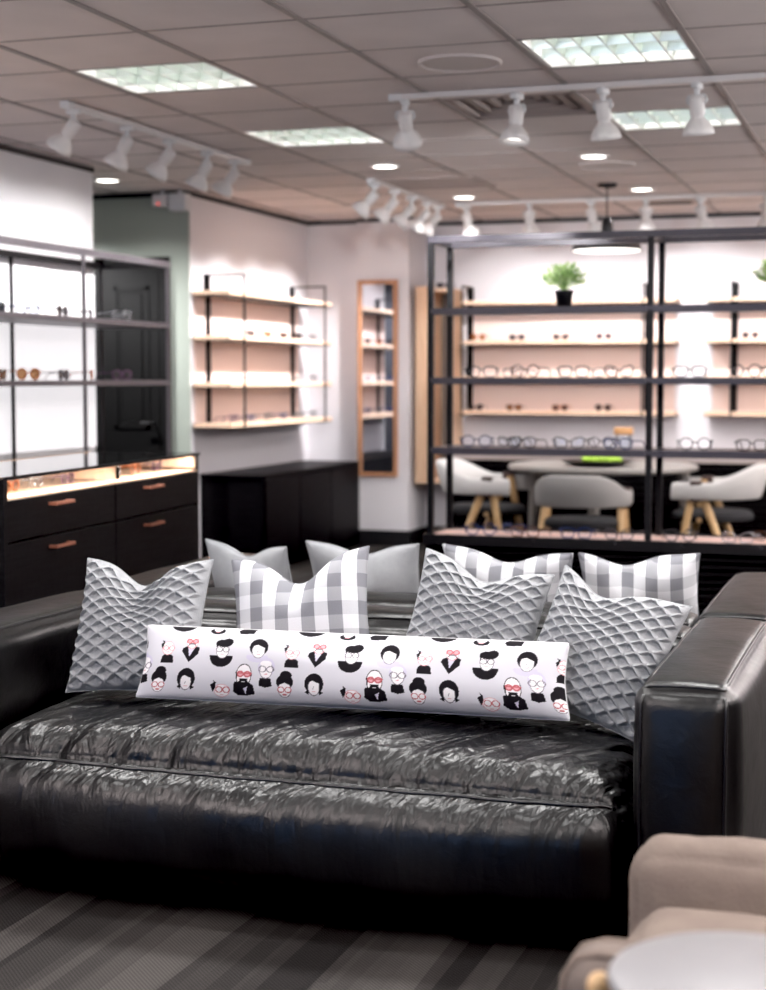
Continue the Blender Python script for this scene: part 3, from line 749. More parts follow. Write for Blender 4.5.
for z, w, cs in ((1.616, 'upper shelf of the left wall rack', [('square', 'black', 'dark'), ('square', 'navy', 'blue'), ('round', 'black', 'dark'), ('square', 'charcoal', 'dark'), ('round', 'silver', 'clear')]),
                 (1.288, 'lower shelf of the left wall rack', [('cat', 'tortoise', 'brown'), ('round', 'amber', 'brown'), ('square', 'charcoal', 'dark'), ('cat', 'amber', 'dark'), ('square', 'plum', 'dark')])):
    yy = [6.86, 7.1, 7.45, 7.75, 8.1]
    eye_row(cs, lambda k: ((-4.25, yy[k], z), R([110, 70, 100, 115, 75][k])), 'left, ' + w, 'glasses on the left wall rack', 1.15)

cang = math.atan2(.14, 1.88)
t = thing('display_counter', 'black drawer counter with glass display top at the left', 'display counter', (-3.374, 5.82, 0), cang)
hx, hy = .275, .945
obj('carcass', B(((-hx, -hy, 0), (hx-.02, hy, .868))), M['black_wood'], t)
obj('side_panel', B(((-hx, -hy-.03, 0), (hx+.006, -hy, .945))), M['black_wood'], t)
obj('side_panel', B(((-hx, hy-.001, 0), (hx-.005, hy+.02, .945))), M['black_wood'], t)
for k in range(2):
    y0, y1 = (-hy+.004, -.003) if k == 0 else (.003, hy-.004)
    for z0, z1, hz in ((.72, .868, .845), (.1, .712, .685)):
        bm = bmesh.new(); rbox(bm, (hx-.02, y0, z0), (hx, y1, z1), .002, 1); d_ = obj('drawer', bm, M['black_wood'], t)
        yc = (y0+y1)/2+(-.06 if k == 0 else -.10); bm = bmesh.new()
        box2(bm, (hx, yc-.08, hz-.016), (hx+.03, yc-.069, hz-.005)); box2(bm, (hx, yc+.069, hz-.016), (hx+.03, yc+.08, hz-.005)); box2(bm, (hx+.024, yc-.08, hz-.016), (hx+.033, yc+.08, hz-.005))
        obj('handle', bm, M['copper'], d_, False, 'copper bar handle')
obj('tray', B(((-hx+.012, -hy, .868), (hx-.004, hy, .875)), ((-hx, -hy, .875), (-hx+.014, hy, .93)), ((-hx+.014, -hy, .885), (hx-.012, -hy+.014, .93)), ((-hx+.014, hy-.014, .885), (hx-.012, hy, .93))), M['wood'], t)
obj('divider', B(((-hx+.014, .03, .885), (hx-.012, .045, .93))), M['wood'], t)
obj('rim', B(((hx-.012, -hy, .941), (hx+.004, hy+.02, .952)), ((-hx, hy+.0, .945), (hx-.012, hy+.02, .952)), ((hx-.012, .03, .885), (hx, .045, .937))), M['black_panel'], t)
obj('back_rim', B(((-hx, -hy, .93), (-hx+.02, hy, .952)), ((-hx+.02, hy-.02, .93), (hx-.012, hy, .945)), ((-hx+.02, .03, .93), (hx-.012, .045, .945))), M['wood'], t)
obj('glass_top', B(((-hx+.02, -hy, .946), (hx-.012, hy, .951))), M['display_glass'], t)
obj('front_glass', B(((hx-.006, -hy, .876), (hx-.002, hy, .940))), M['case_glass'], t)
0 and obj('light_strip', B(((hx-.03, -hy+.02, .930), (hx-.014, .025, .936)), ((hx-.03, .05, .930), (hx-.014, hy-.02, .936))), M['led_strip'], t)
cm = Matrix.Translation((-3.374, 5.82, 0)) @ Matrix.Rotation(cang, 4, 'Z')
def cw(x, y, z): return tuple(cm @ Vector((x, y, z)))
cs = [('round', 'silver', 'dark'), ('cat', 'amber', 'brown'), ('round', 'silver', 'clear'), ('square', 'plum', 'dark')]
eye_row(cs, lambda k: (cw(.13, [-.83, -.62, -.42, -.14][k], .876), cang+R(90)), 'left, left tray of the display counter', 'glasses in the counter display', .85)
cs = [('square', 'black', 'dark'), ('round', 'silver', 'dark'), ('round', 'amber', 'brown'), ('cat', 'plum', 'dark')]
eye_row(cs, lambda k: (cw(.13, [.14, .33, .55, .8][k], .876), cang+R(90)), 'left, right tray of the display counter', 'glasses in the counter display', .85)

# ------------------------------------------------------------------ leather sofas
class Puffy:
    """soft upholstered block: rounded box with bulging faces"""
    def __init__(s, lo, hi, r, bulge, wr=0., seams=(), sharp=1.): 
        s.c = (Vector(lo)+Vector(hi))/2; s.h = (Vector(hi)-Vector(lo))/2; s.r = r; s.b = bulge; s.wr = wr; s.fn = None
    def at(s, p):
        p = Vector(p); q = Vector((p.x*s.h.x, p.y*s.h.y, p.z*s.h.z)); core = Vector([max(h-s.r, 0) for h in s.h])
        c = Vector([max(-core[i], min(core[i], q[i])) for i in range(3)]); d = q-c
        n = d.normalized() if d.length > 1e-9 else Vector((0, 0, 1))
        out = c+n*s.r
        for i in range(3):
            w = 1
            for j in range(3):
                if j != i: w *= max(0, 1-p[j]**2)**.55
            sg = 1 if p[i] > 0 else -1
            b = s.b[i] if not isinstance(s.b[i], tuple) else s.b[i][0 if sg < 0 else 1]
            out[i] += sg*b*w*abs(p[i])**3
        out += s.c
        if s.fn: out = s.fn(p, out, n)
        return out
    def build(s, res):
        bm = bmesh.new(); nx, ny, nz = res
        def face(f, n, m):
            g = [[bm.verts.new(s.at(f(-1+2*i/n, -1+2*j/m))) for j in range(m+1)] for i in range(n+1)]
            for i in range(n):
                for j in range(m): bm.faces.new((g[i][j], g[i+1][j], g[i+1][j+1], g[i][j+1]))
        for sg in (-1, 1):
            face(lambda a, b: (a, b, sg), nx, ny); face(lambda a, b: (a, sg, b), nx, nz); face(lambda a, b: (sg, a, b), ny, nz)
        bmesh.ops.remove_doubles(bm, verts=bm.verts, dist=1e-5)
        return bm

def wrinkle(p, out, n, amp, sx, sy, sz, seed):
    q = Vector((out.x*sx+seed, out.y*sy, out.z*sz))
    v = noise.fractal(q, .9, 2.1, 4)
    return out+n*amp*v

def make_sofa(label, loc, rotz, group):
    t = thing('leather_sofa', label, 'sofa', loc, rotz, group)
    # local frame: origin under the middle of the back plane, front toward -Y.  width 2.13, depth 1.06
    seat = Puffy((-.845, -1.06, .05), (.865, -.20, .405), .125, (.01, (.075, 0), (.0, .072)))
    def fs(p, out, n):
        # upper face: long diagonal creases, stronger toward the front edge
        if n.z > -.2:
            front = max(0, min(1, (-out.y-.35)/.5))
            q = Vector((out.x*7-out.y*3.2, out.y*2.0-out.x*.5, out.z*1.2))
            rdg = 1-abs(noise.noise(q))*2.0
            q2 = Vector((out.x*19-out.y*9, out.y*3.0, out.z*2+3))
            rd2 = 1-abs(noise.noise(q2))*2.0
            k = (.3+.7*front)*(1 if out.z > .33 else .35)
            out = out+n*(.0045*rdg+.0035*rd2+.008*noise.noise(Vector((out.x*3, out.y*3, 7)))-.004)*k*(1 if out.z > .385 else .45)
        if p.y < -.999 or n.y < -.2:   # seam groove along the front
            dz = (out.z-.362)/.014
            out = out-n*.004*math.exp(-dz*dz)
            out = out+n*.004*noise.noise(Vector((out.x*6, out.z*3, 1)))
        return out
    seat.fn = fs
    so = obj('seat', seat.build((230, 110, 60)), M['leather_seat'], t, True)
    # piping seam along the front of the seat
    pts = []
    for k in range(81):
        x = -.985+1.97*k/80
        lo_, hi_ = -1, 1
        for _ in range(22):
            mid = (lo_+hi_)/2
            if seat.at((x, -1, mid)).z < .362: lo_ = mid
            else: hi_ = mid
        q = seat.at((x, -1, lo_)); pts.append((q.x, q.y-.001, q.z))
    bm = bmesh.new(); tube(bm, pts, .0055, 6); obj('seat_piping', bm, M['piping'], so, True)
    for s, nm in ((-1, 'armrest'), (1, 'armrest')):
        x0, x1 = (-1.065, -.83) if s < 0 else (.845, 1.065)
        arm = Puffy((x0, -1.05, .05), (x1, -.005, .64), .045, (((.035, .008) if s < 0 else (.008, .035)), (.03, 0.005), (0, .016)))
        def fa(p, out, n, seed=s*3.1):
            out = wrinkle(p, out, n, .005, 3, 1.6, 2.2, seed)
            return wrinkle(p, out, n, .0007, 12, 7, 9, seed+5)
        arm.fn = fa
        ao = obj(nm, arm.build((28, 80, 60)), M['leather'], t, True)
        # piping round the top panel and down the front corners
        bm = bmesh.new(); loop = []
        k_ = .80
        for (a0, a1) in (((-k_, -.965), (k_, -.965)), ((k_, -.965), (k_, .97)), ((k_, .97), (-k_, .97)), ((-k_, .97), (-k_, -.965))):
            for q in range(14):
                u = q/14; px, py = a0[0]+(a1[0]-a0[0])*u, a0[1]+(a1[1]-a0[1])*u
                loop.append(arm.at((px, py, 1))+Vector((0, 0, -.001)))
        tube(bm, loop, .0048, 6, True)
        for sg in (-1, 1):
            tube(bm, [arm.at((sg*.86, -1, .96-1.9*q/24))+Vector((0, -.001, 0)) for q in range(25)], .0045, 6)
        obj('arm_piping', bm, M['piping'], ao, True)
    back = Puffy((-.85, -.245, .05), (.865, -.005, .615), .05, (.01, (.045, .004), (0, .03)))
    def fb(p, out, n):
        out = wrinkle(p, out, n, .009, 3, 3, 3, 9.3)
        return wrinkle(p, out, n, .001, 12, 9, 9, 4.4)
    back.fn = fb
    bo = obj('backrest', back.build((120, 24, 50)), M['leather'], t, True)
    bm = bmesh.new()
    for yy in (-.82, .86):
        tube(bm, [back.at((-.97+1.94*k/60, yy, 1)) for k in range(61)], .0045, 6)
    obj('back_piping', bm, M['piping'], bo, True)
    for x in (-.98, .98):
        for y in (-.95, -.1):
            bm = bmesh.new(); cyl(bm, (x, y, 0), (x, y, .07), .03, .035, 12); obj('foot', bm, M['black_panel'], t)
    return t
SOFA = (-1.415, 4.455, 0)
s1 = make_sofa('front black leather sofa with creased seat, nearest the camera', SOFA, 0, 'back to back leather sofas')
s2 = dup(s1, (-1.415, 4.463, 0), PI, 'rear black leather sofa set back to back behind the front one')

# ------------------------------------------------------------------ cushions
def pillow_mesh(W, Hh, T, nu, nv, dip=.05, pin=.07, texture=None, skew=0., seed=0, belly=.5):
    """local x width, z height (bottom at 0), front toward -y; returns mesh + u,v grids"""
    u = np.linspace(-1, 1, nu); v = np.linspace(-1, 1, nv); U, V = np.meshgrid(u, v, indexing='ij')
    prof = ((1-np.abs(U)**2.3)*(1-np.abs(V)**2.3)).clip(0)
    prof = prof**belly
    X = W/2*U*(1-pin*(1-V**2)); Zc = Hh/2*V*(1-pin*(1-U**2))
    up = np.clip((V+.25)/1.25, 0, 1); up = up*up*(3-2*up)
    Zc = Zc-dip*np.exp(-((U-skew)/.42)**2)*up
    # slight sag: bottom corners spread
    X = X*(1+.02*np.clip(-V, 0, 1))
    th = T/2*prof*(1-.45*np.exp(-((U-skew)/.3)**2)*np.clip(V, 0, 1)**1.5)
    rs = np.random.RandomState(seed)
    # a few soft folds
    fold = np.zeros_like(U)
    for _ in range(7):
        a = rs.uniform(0, PI); f = rs.uniform(2, 5); ph = rs.uniform(0, 6)
        fold += np.sin((U*np.cos(a)+V*np.sin(a))*f+ph)*rs.uniform(.3, 1)
    fold *= .0035*T/.13*np.minimum(1, prof*1.6)
    yf = -th+fold
    yb = th*.95-fold*.7
    if texture == 'smock':
        h = .098; w = .165; A = h*.5*.92
        c = np.cos(PI*U/w)
        def dist(q, per):
            r_ = np.mod(q, per); return np.where(r_ > per/2, r_-per, r_)
        de = dist(V-A*c, 2*h); do = dist(V+A*c-h, 2*h)
        def ridge(d): return np.where(d < 0, np.exp(-(d/.013)**2), np.exp(-(d/.050)**2))
        r = np.maximum(ridge(de), ridge(do))
        edge = np.minimum(1, (1-np.abs(U))*14)*np.minimum(1, (1-np.abs(V))*14)
        pin_ = np.exp(-((np.abs(c)-1)/.06)**2)*np.maximum(np.exp(-(de/.03)**2), np.exp(-(do/.03)**2))
        yf = yf-.0135*r*edge+.006*pin_*edge
    vsF = np.stack([X, yf, Zc+Hh/2], -1).reshape(-1, 3); vsB = np.stack([X, yb, Zc+Hh/2], -1).reshape(-1, 3)
    idx = np.arange(nu*nv).reshape(nu, nv)
    q = np.stack([idx[:-1, :-1], idx[1:, :-1], idx[1:, 1:], idx[:-1, 1:]], -1).reshape(-1, 4)
    bidx = idx+nu*nv
    bidx[0, :] = idx[0, :]; bidx[-1, :] = idx[-1, :]; bidx[:, 0] = idx[:, 0]; bidx[:, -1] = idx[:, -1]
    qb = np.stack([bidx[:-1, :-1], bidx[:-1, 1:], bidx[1:, 1:], bidx[1:, :-1]], -1).reshape(-1, 4)
    # drop unused rim verts of the back copy
    allv = np.concatenate([vsF, vsB]); f = np.concatenate([q, qb])
    used = np.zeros(len(allv), bool); used[f.ravel()] = True
    remap = np.cumsum(used)-1
    me = bpy.data.meshes.new('cushion')
    me.from_pydata(allv[used].tolist(), [], remap[f].tolist())
    me.polygons.foreach_set('use_smooth', [True]*len(me.polygons))
    me.update()
    rim = [tuple(vsF[i]) for i in list(idx[:, 0])+list(idx[-1, 1:])+list(idx[::-1, -1][1:])+list(idx[0, ::-1][1:-1])]
    return me, U, V, used, rim

def pillow(name, label, W, Hh, T, m, loc, rot, texture=None, n=90, group=None, **kw):
    t = thing(name, label, 'cushion', loc, 0, group)
    t.rotation_euler = rot
    me, U, V, used, rim = pillow_mesh(W, Hh, T, n, n, texture=texture, **kw)
    me.materials.append(m)
    o = bpy.data.objects.new('cover', me); C.objects.link(o); o.parent = t
    bm = bmesh.new(); tube(bm, rim[::2], .0022, 5, True); obj('seam', bm, m, t, True)
    return t

# front row, on the seat of the front sofa
pillow('smocked_cushion', 'grey smocked square cushion at the left end of the front sofa', .365, .375, .15, M['fabric_grey'], (-1.95, 3.745, .44), (R(-24), R(-1), R(4)), 'smock', 240, dip=.065, seed=1)
pillow('gingham_cushion', 'grey and white gingham cushion standing behind the printed bolster', .395, .345, .14, M['plaid'], (-1.535, 3.93, .46), (R(-16), R(-7), R(3)), None, 90, dip=.075, seed=2)
pillow('smocked_cushion', 'grey smocked cushion in the middle, right of the gingham one', .345, .36, .15, M['fabric_grey'], (-1.10, 3.88, .46), (R(-22), R(10), R(2)), 'smock', 240, dip=.045, seed=3)
pillow('smocked_cushion', 'grey smocked cushion tilted against the right armrest', .34, .365, .14, M['fabric_grey'], (-.785, 3.82, .46), (R(-27), R(15), R(-8)), 'smock', 240, dip=.04, skew=-.3, seed=4)
# back row, on the seat of the rear sofa and leaning on its back (their fronts face away)
pillow('plain_cushion', 'small grey cushion peeking over the sofa back at the far left', .32, .315, .13, M['fabric_grey'], (-2.08, 4.95, .43), (R(22), R(2), R(-10)), None, 70, dip=.04, seed=5)
pillow('plain_cushion', 'plain grey cushion on the rear sofa behind the standing gingham cushion', .38, .325, .13, M['fabric_grey'], (-1.68, 4.93, .43), (R(22), 0, R(2)), None, 70, dip=.035, seed=6)
pillow('gingham_cushion', 'gingham cushion on the rear sofa, left of the pair over the sofa back', .42, .325, .13, M['plaid'], (-1.205, 4.93, .43), (R(22), R(2), R(-2)), None, 80, dip=.04, seed=7)
pillow('gingham_cushion', 'gingham cushion on the rear sofa beside the right armrest', .365, .33, .13, M['plaid'], (-.79, 4.93, .43), (R(22), R(-1), R(3)), None, 80, dip=.035, skew=-.25, seed=8)

# bolster with a print of cartoon heads
def paint_print(U, V):
    """colour per vertex on the flat cloth; x in photo-like units along the bolster (0..425), y up (-40..40)"""
    x0_, y0_ = (U+1)/2*430, V*40; x, y = x0_, y0_
    col = np.ones(U.shape+(3,))*np.array(lin((212, 211, 218)))
    INK = np.array(lin((30, 28, 32))); LAV = np.array(lin((206, 201, 220))); SKIN = np.array(lin((244, 240, 242))); RED = np.array(lin((186, 98, 104))); PINK = np.array(lin((220, 160, 166))); GREY = np.array(lin((120, 116, 124)))
    def setc(mask, c): col[mask] = c
    def ell(cx, cy, a, b): return ((x-cx)/a)**2+((y-cy)/b)**2 < 1
    def ring(cx, cy, a, b, w=.8): 
        d = np.sqrt(((x-cx)/a)**2+((y-cy)/b)**2); return np.abs(d-1)*min(a, b) < w/2
    def poly(pts):
        inside = np.zeros(U.shape, bool); n = len(pts)
        for i in range(n):
            (x1, y1), (x2, y2) = pts[i], pts[(i+1) % n]
            if y1 == y2: continue
            c = ((y1 > y) != (y2 > y)) & (x < (x2-x1)*(y-y1)/(y2-y1)+x1)
            inside ^= c
        return inside
    def line(x1, y1, x2, y2, w=.8):
        L2 = (x2-x1)**2+(y2-y1)**2; tt = np.clip(((x-x1)*(x2-x1)+(y-y1)*(y2-y1))/L2, 0, 1)
        return (x-x1-tt*(x2-x1))**2+(y-y1-tt*(y2-y1))**2 < (w/2)**2
    def specs(cx, cy, c, r=3.4, w=.9, fill=None):
        for s in (-1, 1):
            if fill is not None: setc(ell(cx+s*r*1.15, cy, r, r*.8), fill)
            setc(ring(cx+s*r*1.15, cy, r, r*.85, w), c)
        setc(line(cx-.8, cy, cx+.8, cy, w), c)
    def face(cx, cy, a=6.5, b=8.5, c=GREY):
        setc(ell(cx, cy, a, b), SKIN); setc(ring(cx, cy, a, b, .7), c)
        setc(line(cx, cy+.5, cx-1.2, cy-2.2, .6), c); setc(line(cx-1.8, cy-5, cx+1.8, cy-4.8, .8), PINK)
    def bald(cx, cy):
        setc(poly([(cx-12, cy-20), (cx-11, cy-9), (cx-5, cy-7), (cx+6, cy-8), (cx+12, cy-12), (cx+14, cy-22), (cx+4, cy-24), (cx-6, cy-24)]), INK)
        setc(poly([(cx-3, cy-8), (cx+6, cy-9), (cx+3, cy-22)]), LAV)
        setc(ell(cx, cy, 9, 13), SKIN); setc(ring(cx, cy, 9, 13, .9), INK)
        setc(ell(cx, cy-10, 6, 5.5) & (y < cy-5.5), INK); setc(line(cx-4, cy-5, cx+4, cy-5, 1.8), INK); setc(line(cx-1.6, cy-8, cx+1.6, cy-8, 1), SKIN)
        specs(cx, cy+1, RED, 3.6, 1.6, PINK); setc(line(cx-9, cy+2, cx+9, cy+2, 1.4), RED)
        setc(line(cx-9, cy+3, cx-8, cy-4, 1.6), INK)
    def whitehair(cx, cy):
        setc(poly([(cx-8, cy-20), (cx-7, cy-11), (cx+6, cy-11), (cx+8, cy-20), (cx, cy-22)]), INK)
        setc(ell(cx, cy+2, 10, 12), LAV); face(cx, cy-1, 7.5, 10); setc(ell(cx-1, cy+7, 7, 3.4), SKIN)
        specs(cx, cy, GREY, 4.2, 1.0)
    def bun(cx, cy):
        setc(ell(cx, cy+5, 10, 9), INK); setc(ell(cx+1, cy+13, 7, 5.5), INK); face(cx, cy-4, 7.5, 8.5); setc(poly([(cx-8, cy+1), (cx, cy+4), (cx+8, cy+1), (cx+8, cy+6), (cx-8, cy+6)]), INK)
        specs(cx, cy-4, RED, 3.6, 1.0); setc(line(cx-2, cy-9.5, cx+2, cy-9.5, 1.4), RED)
    def bob(cx, cy):
        setc(ell(cx, cy+1, 11, 12.5), INK); face(cx, cy-3, 6.5, 9.5); setc(poly([(cx-7, cy+2), (cx-2, cy+4.5), (cx+7, cy+1), (cx+7, cy+7), (cx-7, cy+7)]), INK)
        setc(poly([(cx-11, cy-9), (cx-6, cy-6), (cx-6, cy-12)]), INK); setc(poly([(cx+11, cy-9), (cx+6, cy-6), (cx+6, cy-12)]), INK)
    def turtleneck(cx, cy):
        setc(poly([(cx-8, cy-15), (cx-7, cy-7), (cx-4, cy-4), (cx+5, cy-4), (cx+8, cy-7), (cx+9, cy-15)]), INK)
        face(cx, cy+4, 7.5, 8.5, PINK); specs(cx+1, cy+4, PINK, 3.4, 1.0)
        setc(poly([(cx-8, cy+3), (cx-10, cy+9), (cx-7, cy+11), (cx-9, cy+14), (cx-5, cy+13), (cx-6, cy+8)]), INK)
    def vneck(cx, cy):
        setc(poly([(cx-11, cy-3), (cx-10, cy+1), (cx-4, cy+4), (cx+6, cy+4), (cx+11, cy+2), (cx+10, cy-6), (cx-1, cy-17)]), INK)
        setc(poly([(cx-4, cy+4), (cx+6, cy+4), (cx-1, cy-10)]), LAV)
        face(cx+1, cy+9, 7, 8.5, PINK); setc(ell(cx+1, cy+4.5, 5, 3.2), GREY); setc(ell(cx+1, cy+3.6, 4, 2.2), SKIN); specs(cx+1, cy+10, RED, 3.2, 1.2, PINK)
    def bowl(cx, cy):
        setc((ell(cx, cy-6, 14, 13)) & (y < cy-5), INK)
        face(cx+1, cy+2, 7.5, 10); setc(ell(cx+2, cy+11, 10, 5), INK); setc(ell(cx+7, cy+13, 6, 4.5), INK); setc(poly([(cx-8, cy+10), (cx-6, cy+3), (cx-5, cy+8)]), INK)
        specs(cx+1, cy+3, GREY, 3.6, .9)
    def scarf(cx, cy):
        setc((ell(cx-1, cy-9, 13, 7)) & (y < cy-7), LAV); setc(ell(cx, cy+3, 11, 11), INK); face(cx, cy-1, 7.5, 9.5); setc(poly([(cx-8, cy+4), (cx-1, cy+6), (cx+8, cy+2), (cx+8, cy+9), (cx-8, cy+9)]), INK)
    def lowspec(cx, cy):
        face(cx+2, cy, 9, 7, PINK); specs(cx+3, cy+1, RED, 3.8, 1.1); setc(poly([(cx-9, cy-2), (cx-12, cy+6), (cx-8, cy+9), (cx-9, cy+12), (cx-5, cy+9), (cx-6, cy+2)]), INK)
    P = 134
    def put(fn, cx, cy, k=.88):
        nonlocal x, y
        x, y = (x0_-cx)/k+cx, (y0_-cy)/k+cy
        fn(cx, cy); x, y = x0_, y0_
    for k in range(-1, 4):
        o = k*P
        put(scarf, o+127, 15); put(bowl, o+88, 11); put(vneck, o+54, 13); put(turtleneck, o+28, 10)
        put(whitehair, o+137, -6); put(bald, o+114, -13); put(bun, o+157-P, -23); put(bob, o+187-P, -20); put(lowspec, o+90, -30)
        setc((ell(o+42, 43, 15, 10)) & (y < 41), INK)                 # cut-off garments along the top seam
        setc(poly([(o+102, 36), (o+106, 40), (o+121, 40), (o+119, 33), (o+105, 32)]), INK)
        setc(ell(o+80, 35, 8, 4), INK); face(o+80, 39, 5, 5)
    col[(np.abs(V) > .985)] = np.array(lin((212, 211, 218)))
    return col

t = thing('bolster_cushion', 'long white bolster cushion printed with cartoon heads on the front sofa', 'cushion', (-1.322, 3.675, .47), 0)
t.rotation_euler = (R(-18), R(.3), R(5))
nu, nv = 620, 130
me, U, V, used, rim = pillow_mesh(1.085, .185, .14, nu, nv, dip=.0, pin=.012, seed=11, belly=.42)
cl = paint_print(U, V).reshape(-1, 3)
clb = paint_print(U*.98+.07, V).reshape(-1, 3)
allc = np.concatenate([cl, clb])[used]
at = me.color_attributes.new('Print', 'FLOAT_COLOR', 'POINT')
at.data.foreach_set('color', np.concatenate([allc, np.ones((len(allc), 1))], 1).astype(np.float32).ravel())
me.materials.append(M['print'])
o = bpy.data.objects.new('cover', me); C.objects.link(o); o.parent = t
bm = bmesh.new(); tube(bm, rim[::6], .002, 5, True); obj('seam', bm, M['white_plastic'], t, True)

# let every cushion settle on the leather under it
from mathutils.bvhtree import BVHTree
bpy.context.view_layer.update()
def world_tree(objs):
    vs, fs = [], []
    for o in objs:
        b0 = len(vs); mw = o.matrix_world
        vs += [mw @ v.co for v in o.data.vertices]; fs += [tuple(b0+i for i in p.vertices) for p in o.data.polygons]
    return BVHTree.FromPolygons(vs, fs)
seats = world_tree([o for o in C.objects if o.type == 'MESH' and o.parent in (s1, s2) and o.name.split('.')[0] == 'seat'])
for o in [o for o in C.objects if o.get('category') == 'cushion']:
    cov = [c for c in o.children if c.name.startswith('cover')][0]; mw = cov.matrix_world; need = -9
    for v in list(cov.data.vertices)[::7]:
        p = mw @ v.co
        if p.z > .56: continue
        hit = seats.ray_cast(Vector((p.x, p.y, 1.5)), Vector((0, 0, -1)))[0]
        if hit: need = max(need, hit.z-p.z)
    if need > -8: o.location.z += need+.003
# ------------------------------------------------------------------ foreground armchair and drinks table
t = thing('lounge_chair', 'beige upholstered lounge chair cut off at the lower right corner', 'armchair', (0, 0, 0))
def welt_arm(lo, hi, m, nm):
    arm = Puffy(lo, hi, .045, (.004, .012, .004))
    ao = obj('armrest', arm.build((40, 16, 30)), m, t, True, nm)
    for sy in (-1, 1):
        pts = [arm.at((-1, sy*.55, -1+1.85*k/12)) for k in range(13)]+[arm.at((-.97+1.94*k/20, sy*.55, 1)) for k in range(21)]+[arm.at((1, sy*.55, .85-1.85*k/12)) for k in range(13)]
        bm = bmesh.new(); tube(bm, pts, .007, 6); obj('welt', bm, M['beige'], ao, True, 'lighter beige welt')
welt_arm((-.412, 1.93, .1), (.32, 2.03, .577), M['taupe'], 'taupe outer armrest')
far = Puffy((-.425, 2.50, .1), (.32, 2.63, .555), .055, (.006, .02, .008))
far.fn = lambda p, o_, n: wrinkle(p, o_, n, .007, 7, 6, 8, 6.0)
obj('armrest', far.build((60, 16, 40)), M['beige'], t, True, 'beige padded far armrest')
seat = Puffy((-.395, 2.035, .28), (.2, 2.49, .475), .05, (.015, .0, .015))
seat.fn = lambda p, o_, n: wrinkle(p, o_, n, .004, 7, 7, 7, 2.0)
obj('seat_cushion', seat.build((40, 40, 14)), M['beige'], t, True)
base = Puffy((-.38, 2.03, .08), (.3, 2.5, .27), .03, (.004, .004, 0)); obj('base', base.build((20, 20, 10)), M['taupe'], t, True)
bk = Puffy((.19, 1.96, .2), (.34, 2.6, .74), .06, (.02, .01, .012)); obj('back_cushion', bk.build((16, 40, 34)), M['beige'], t, True)
for x in (-.36, .28):
    for y in (1.98, 2.56):
        bm = bmesh.new(); cyl(bm, (x, y, 0), (x, y, .12), .016, .022, 12); obj('foot', bm, M['oak'], t)

t = thing('side_table', 'round pale grey drinks table with wooden legs in the lower right corner', 'side table', (-.162, 1.70, .065))
bm = bmesh.new(); lathe(bm, [(0, .578), (.135, .578), (.142, .583), (.144, .59), (.142, .597), (.136, .6), (0, .6)], 64); smooth_angle(obj('tabletop', bm, M['table_white'], t))
for a in (172, 290, 50):
    c, s = math.cos(R(a)), math.sin(R(a)); bm = bmesh.new(); cyl(bm, (c*.175, s*.175, -.06), (c*.160, s*.160, .562), .011, .014, 16); 
    bmesh.ops.create_uvsphere(bm, u_segments=14, v_segments=8, radius=.0145, matrix=Matrix.Translation((c*.160, s*.160, .562)))
    smooth_angle(obj('leg', bm, M['oak'], t), 60)
bm = bmesh.new()
for a in (172, 290, 50):
    c, s = math.cos(R(a)), math.sin(R(a)); cyl(bm, (0, 0, .575), (c*.158, s*.158, .55), .009, seg=10)
obj('stretcher', bm, M['oak'], t)

# ------------------------------------------------------------------ lights
def area(loc, size, power, col=(1, 1, 1), rot=(0, 0, 0), name='area_lamp'):
    l = bpy.data.lights.new(name, 'AREA'); l.shape = 'RECTANGLE'; l.size, l.size_y = size; l.energy = power; l.color = col
    o = bpy.data.objects.new(name, l); C.objects.link(o); o.location = loc; o.rotation_euler = rot; return o
def spotl(loc, target, power, angle=60, blend=.6, col=(1, .985, .99), rad=.04):
    l = bpy.data.lights.new('spot_lamp', 'SPOT'); l.energy = power; l.spot_size = R(angle); l.spot_blend = blend; l.color = col; l.shadow_soft_size = rad
    o = bpy.data.objects.new('spot_lamp', l); C.objects.link(o); o.location = loc
    o.rotation_euler = (Vector(target)-Vector(loc)).to_track_quat('-Z', 'Y').to_euler(); return o
COOL = (1, .985, .97)
# office troffers of the room outside the picture
for x in (-3.26+.305, -2.04+.305, -.82+.305, .4+.305, 2.23+.305):
    area((x, 4.095+.28, H-.012), (.5, .46), 30, COOL)
for x in (-3.26+.305, -1.43+.305, .4+.305, 2.23+.305):
    for y in (2.4+.28, .7+.28, -1+.28):
        if x < -2.5 and y < 2: continue
        area((x, y, H-.012), (.5, .46), 15, COOL)
for x in (.705, 2.5):
    for y in (6.07, 7.77, 9.5): area((x, y, H-.012), (.5, .46), 30, COOL)
# lamps above the louvres in view
for i, j in ((-4, 0), (-1, 0), (-4, 3), (-1, 3)):
    area((GX0+i*GXS+.305, GY0+j*GYS+.28, H+.13), (.5, .46), 9, COOL)
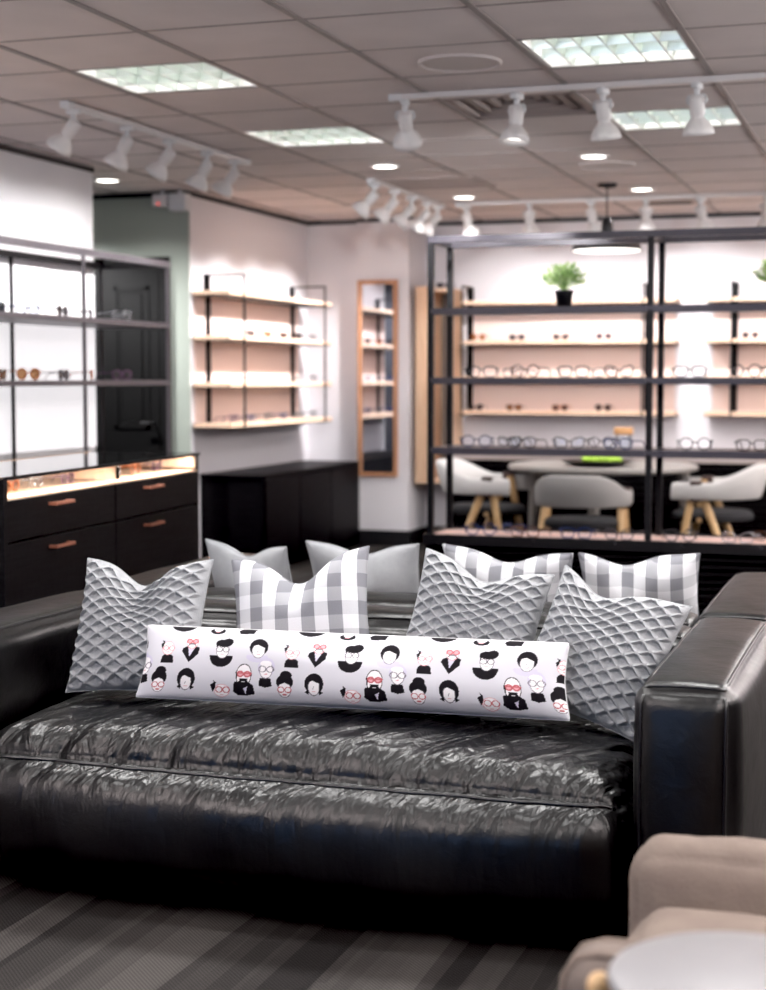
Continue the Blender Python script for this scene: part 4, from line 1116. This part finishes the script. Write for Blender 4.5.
# track heads: wall washing
for y in (5.2, 5.8, 6.46, 6.97, 7.43, 7.88, 8.24):
    spotl((-3.72, y, 2.36), (-4.6, y, 1.7), 34, 80)
for y in (9.6, 10.2, 10.8, 11.3):
    spotl((-3.32, y-.1, 2.34), (-4.5, y, 1.35), 150, 66)
for k, x in enumerate((-3.03, -2.58, -2.148, -1.6, -.977, -.5, 0, .5)):
    spotl((x, 11.0, 2.34), (x+.05, 12.15, 1.5), 75, 75)
for x in (-3.0, -1.9): spotl((-2.2 if x < -2.5 else x, 6.78, 2.33), (x-.6, 11.75, 1.3), 130, 50)
spotl((-1.3, 6.75, 2.33), (-1.5, 8, 1), 40, 60)
spotl((-1.9, 10.2, 2.08), (-1.9, 10.2, 0), 30, 120)
for x, y in ((-2.97, 8.94), (-1.736, 8.91), (-1.737, 10.55), (-2.963, 10.63), (-4.82, 9.02), (-5.6, 9.02)):
    spotl((x, y, H-.03), (x, y, 0), 260 if x < -5 else 40, 140)  # the outermost hall spot has no fixture, added to brighten the sage wall
# counter display lighting
for yc, ln in ((-.46, .86), (.49, .84)):
    p_ = cw(hx-.03, yc, .938)
    area(p_, (.02, ln), 4.5, (1, .88, .76), (0, R(25), cang), 'display_light')
# unseen fill lamps added to brighten the ceiling, out of frame
for y in (1.0, 4.5, 8.0, 10.5):
    area((2.2, y, 1.9), (1.6, 1.6), 200, (1, .97, .965), (R(180), 0, 0), 'uplighter')
area((-2.9, .6, 1.9), (1.2, 1.2), 170, (1, .97, .965), (R(180), 0, 0), 'uplighter')
# window daylight behind the camera; narrow blue panels added for streaks on the leather
area((.8, -4.0, 1.35), (3.0, 1.7), 10, (.6, .76, 1), (R(90), 0, 0), 'window_daylight')
for x, w_, p_ in ((-1.4, .45, 10), (-2.85, .9, 16), (-3.9, .22, 6)):
    area((x, -4.0, 1.1), (w_, 1.9), p_, (.2, .48, 1), (R(90), 0, 0), 'window_daylight')

w = bpy.data.worlds.new('World'); S.world = w; w.use_nodes = True
w.node_tree.nodes['Background'].inputs[0].default_value = (.55, .55, .6, 1); w.node_tree.nodes['Background'].inputs[1].default_value = .25

# ------------------------------------------------------------------ camera
cam = bpy.data.cameras.new('camera'); co = bpy.data.objects.new('camera', cam); C.objects.link(co)
co.location = (0, 0, 1.30); co.rotation_euler = (R(90-4.1823), 0, R(18.4427))
cam.sensor_fit = 'HORIZONTAL'; cam.sensor_width = 24; cam.lens = 1600*24/766
cam.dof.use_dof = True; cam.dof.focus_distance = 3.95; cam.dof.aperture_fstop = 2.6
cam.clip_start = .05; cam.clip_end = 60
S.camera = co
S.cycles.use_denoising = True
S.cycles.max_bounces = 8; S.cycles.diffuse_bounces = 4; S.cycles.transparent_max_bounces = 12
S.cycles.sample_clamp_indirect = 6
S.view_settings.view_transform = 'Standard'
S.view_settings.look = 'None'
S.view_settings.exposure = 0
S.view_settings.use_curve_mapping = True
S.view_settings.curve_mapping.black_level = (.007, .007, .007)
S.view_settings.curve_mapping.update()
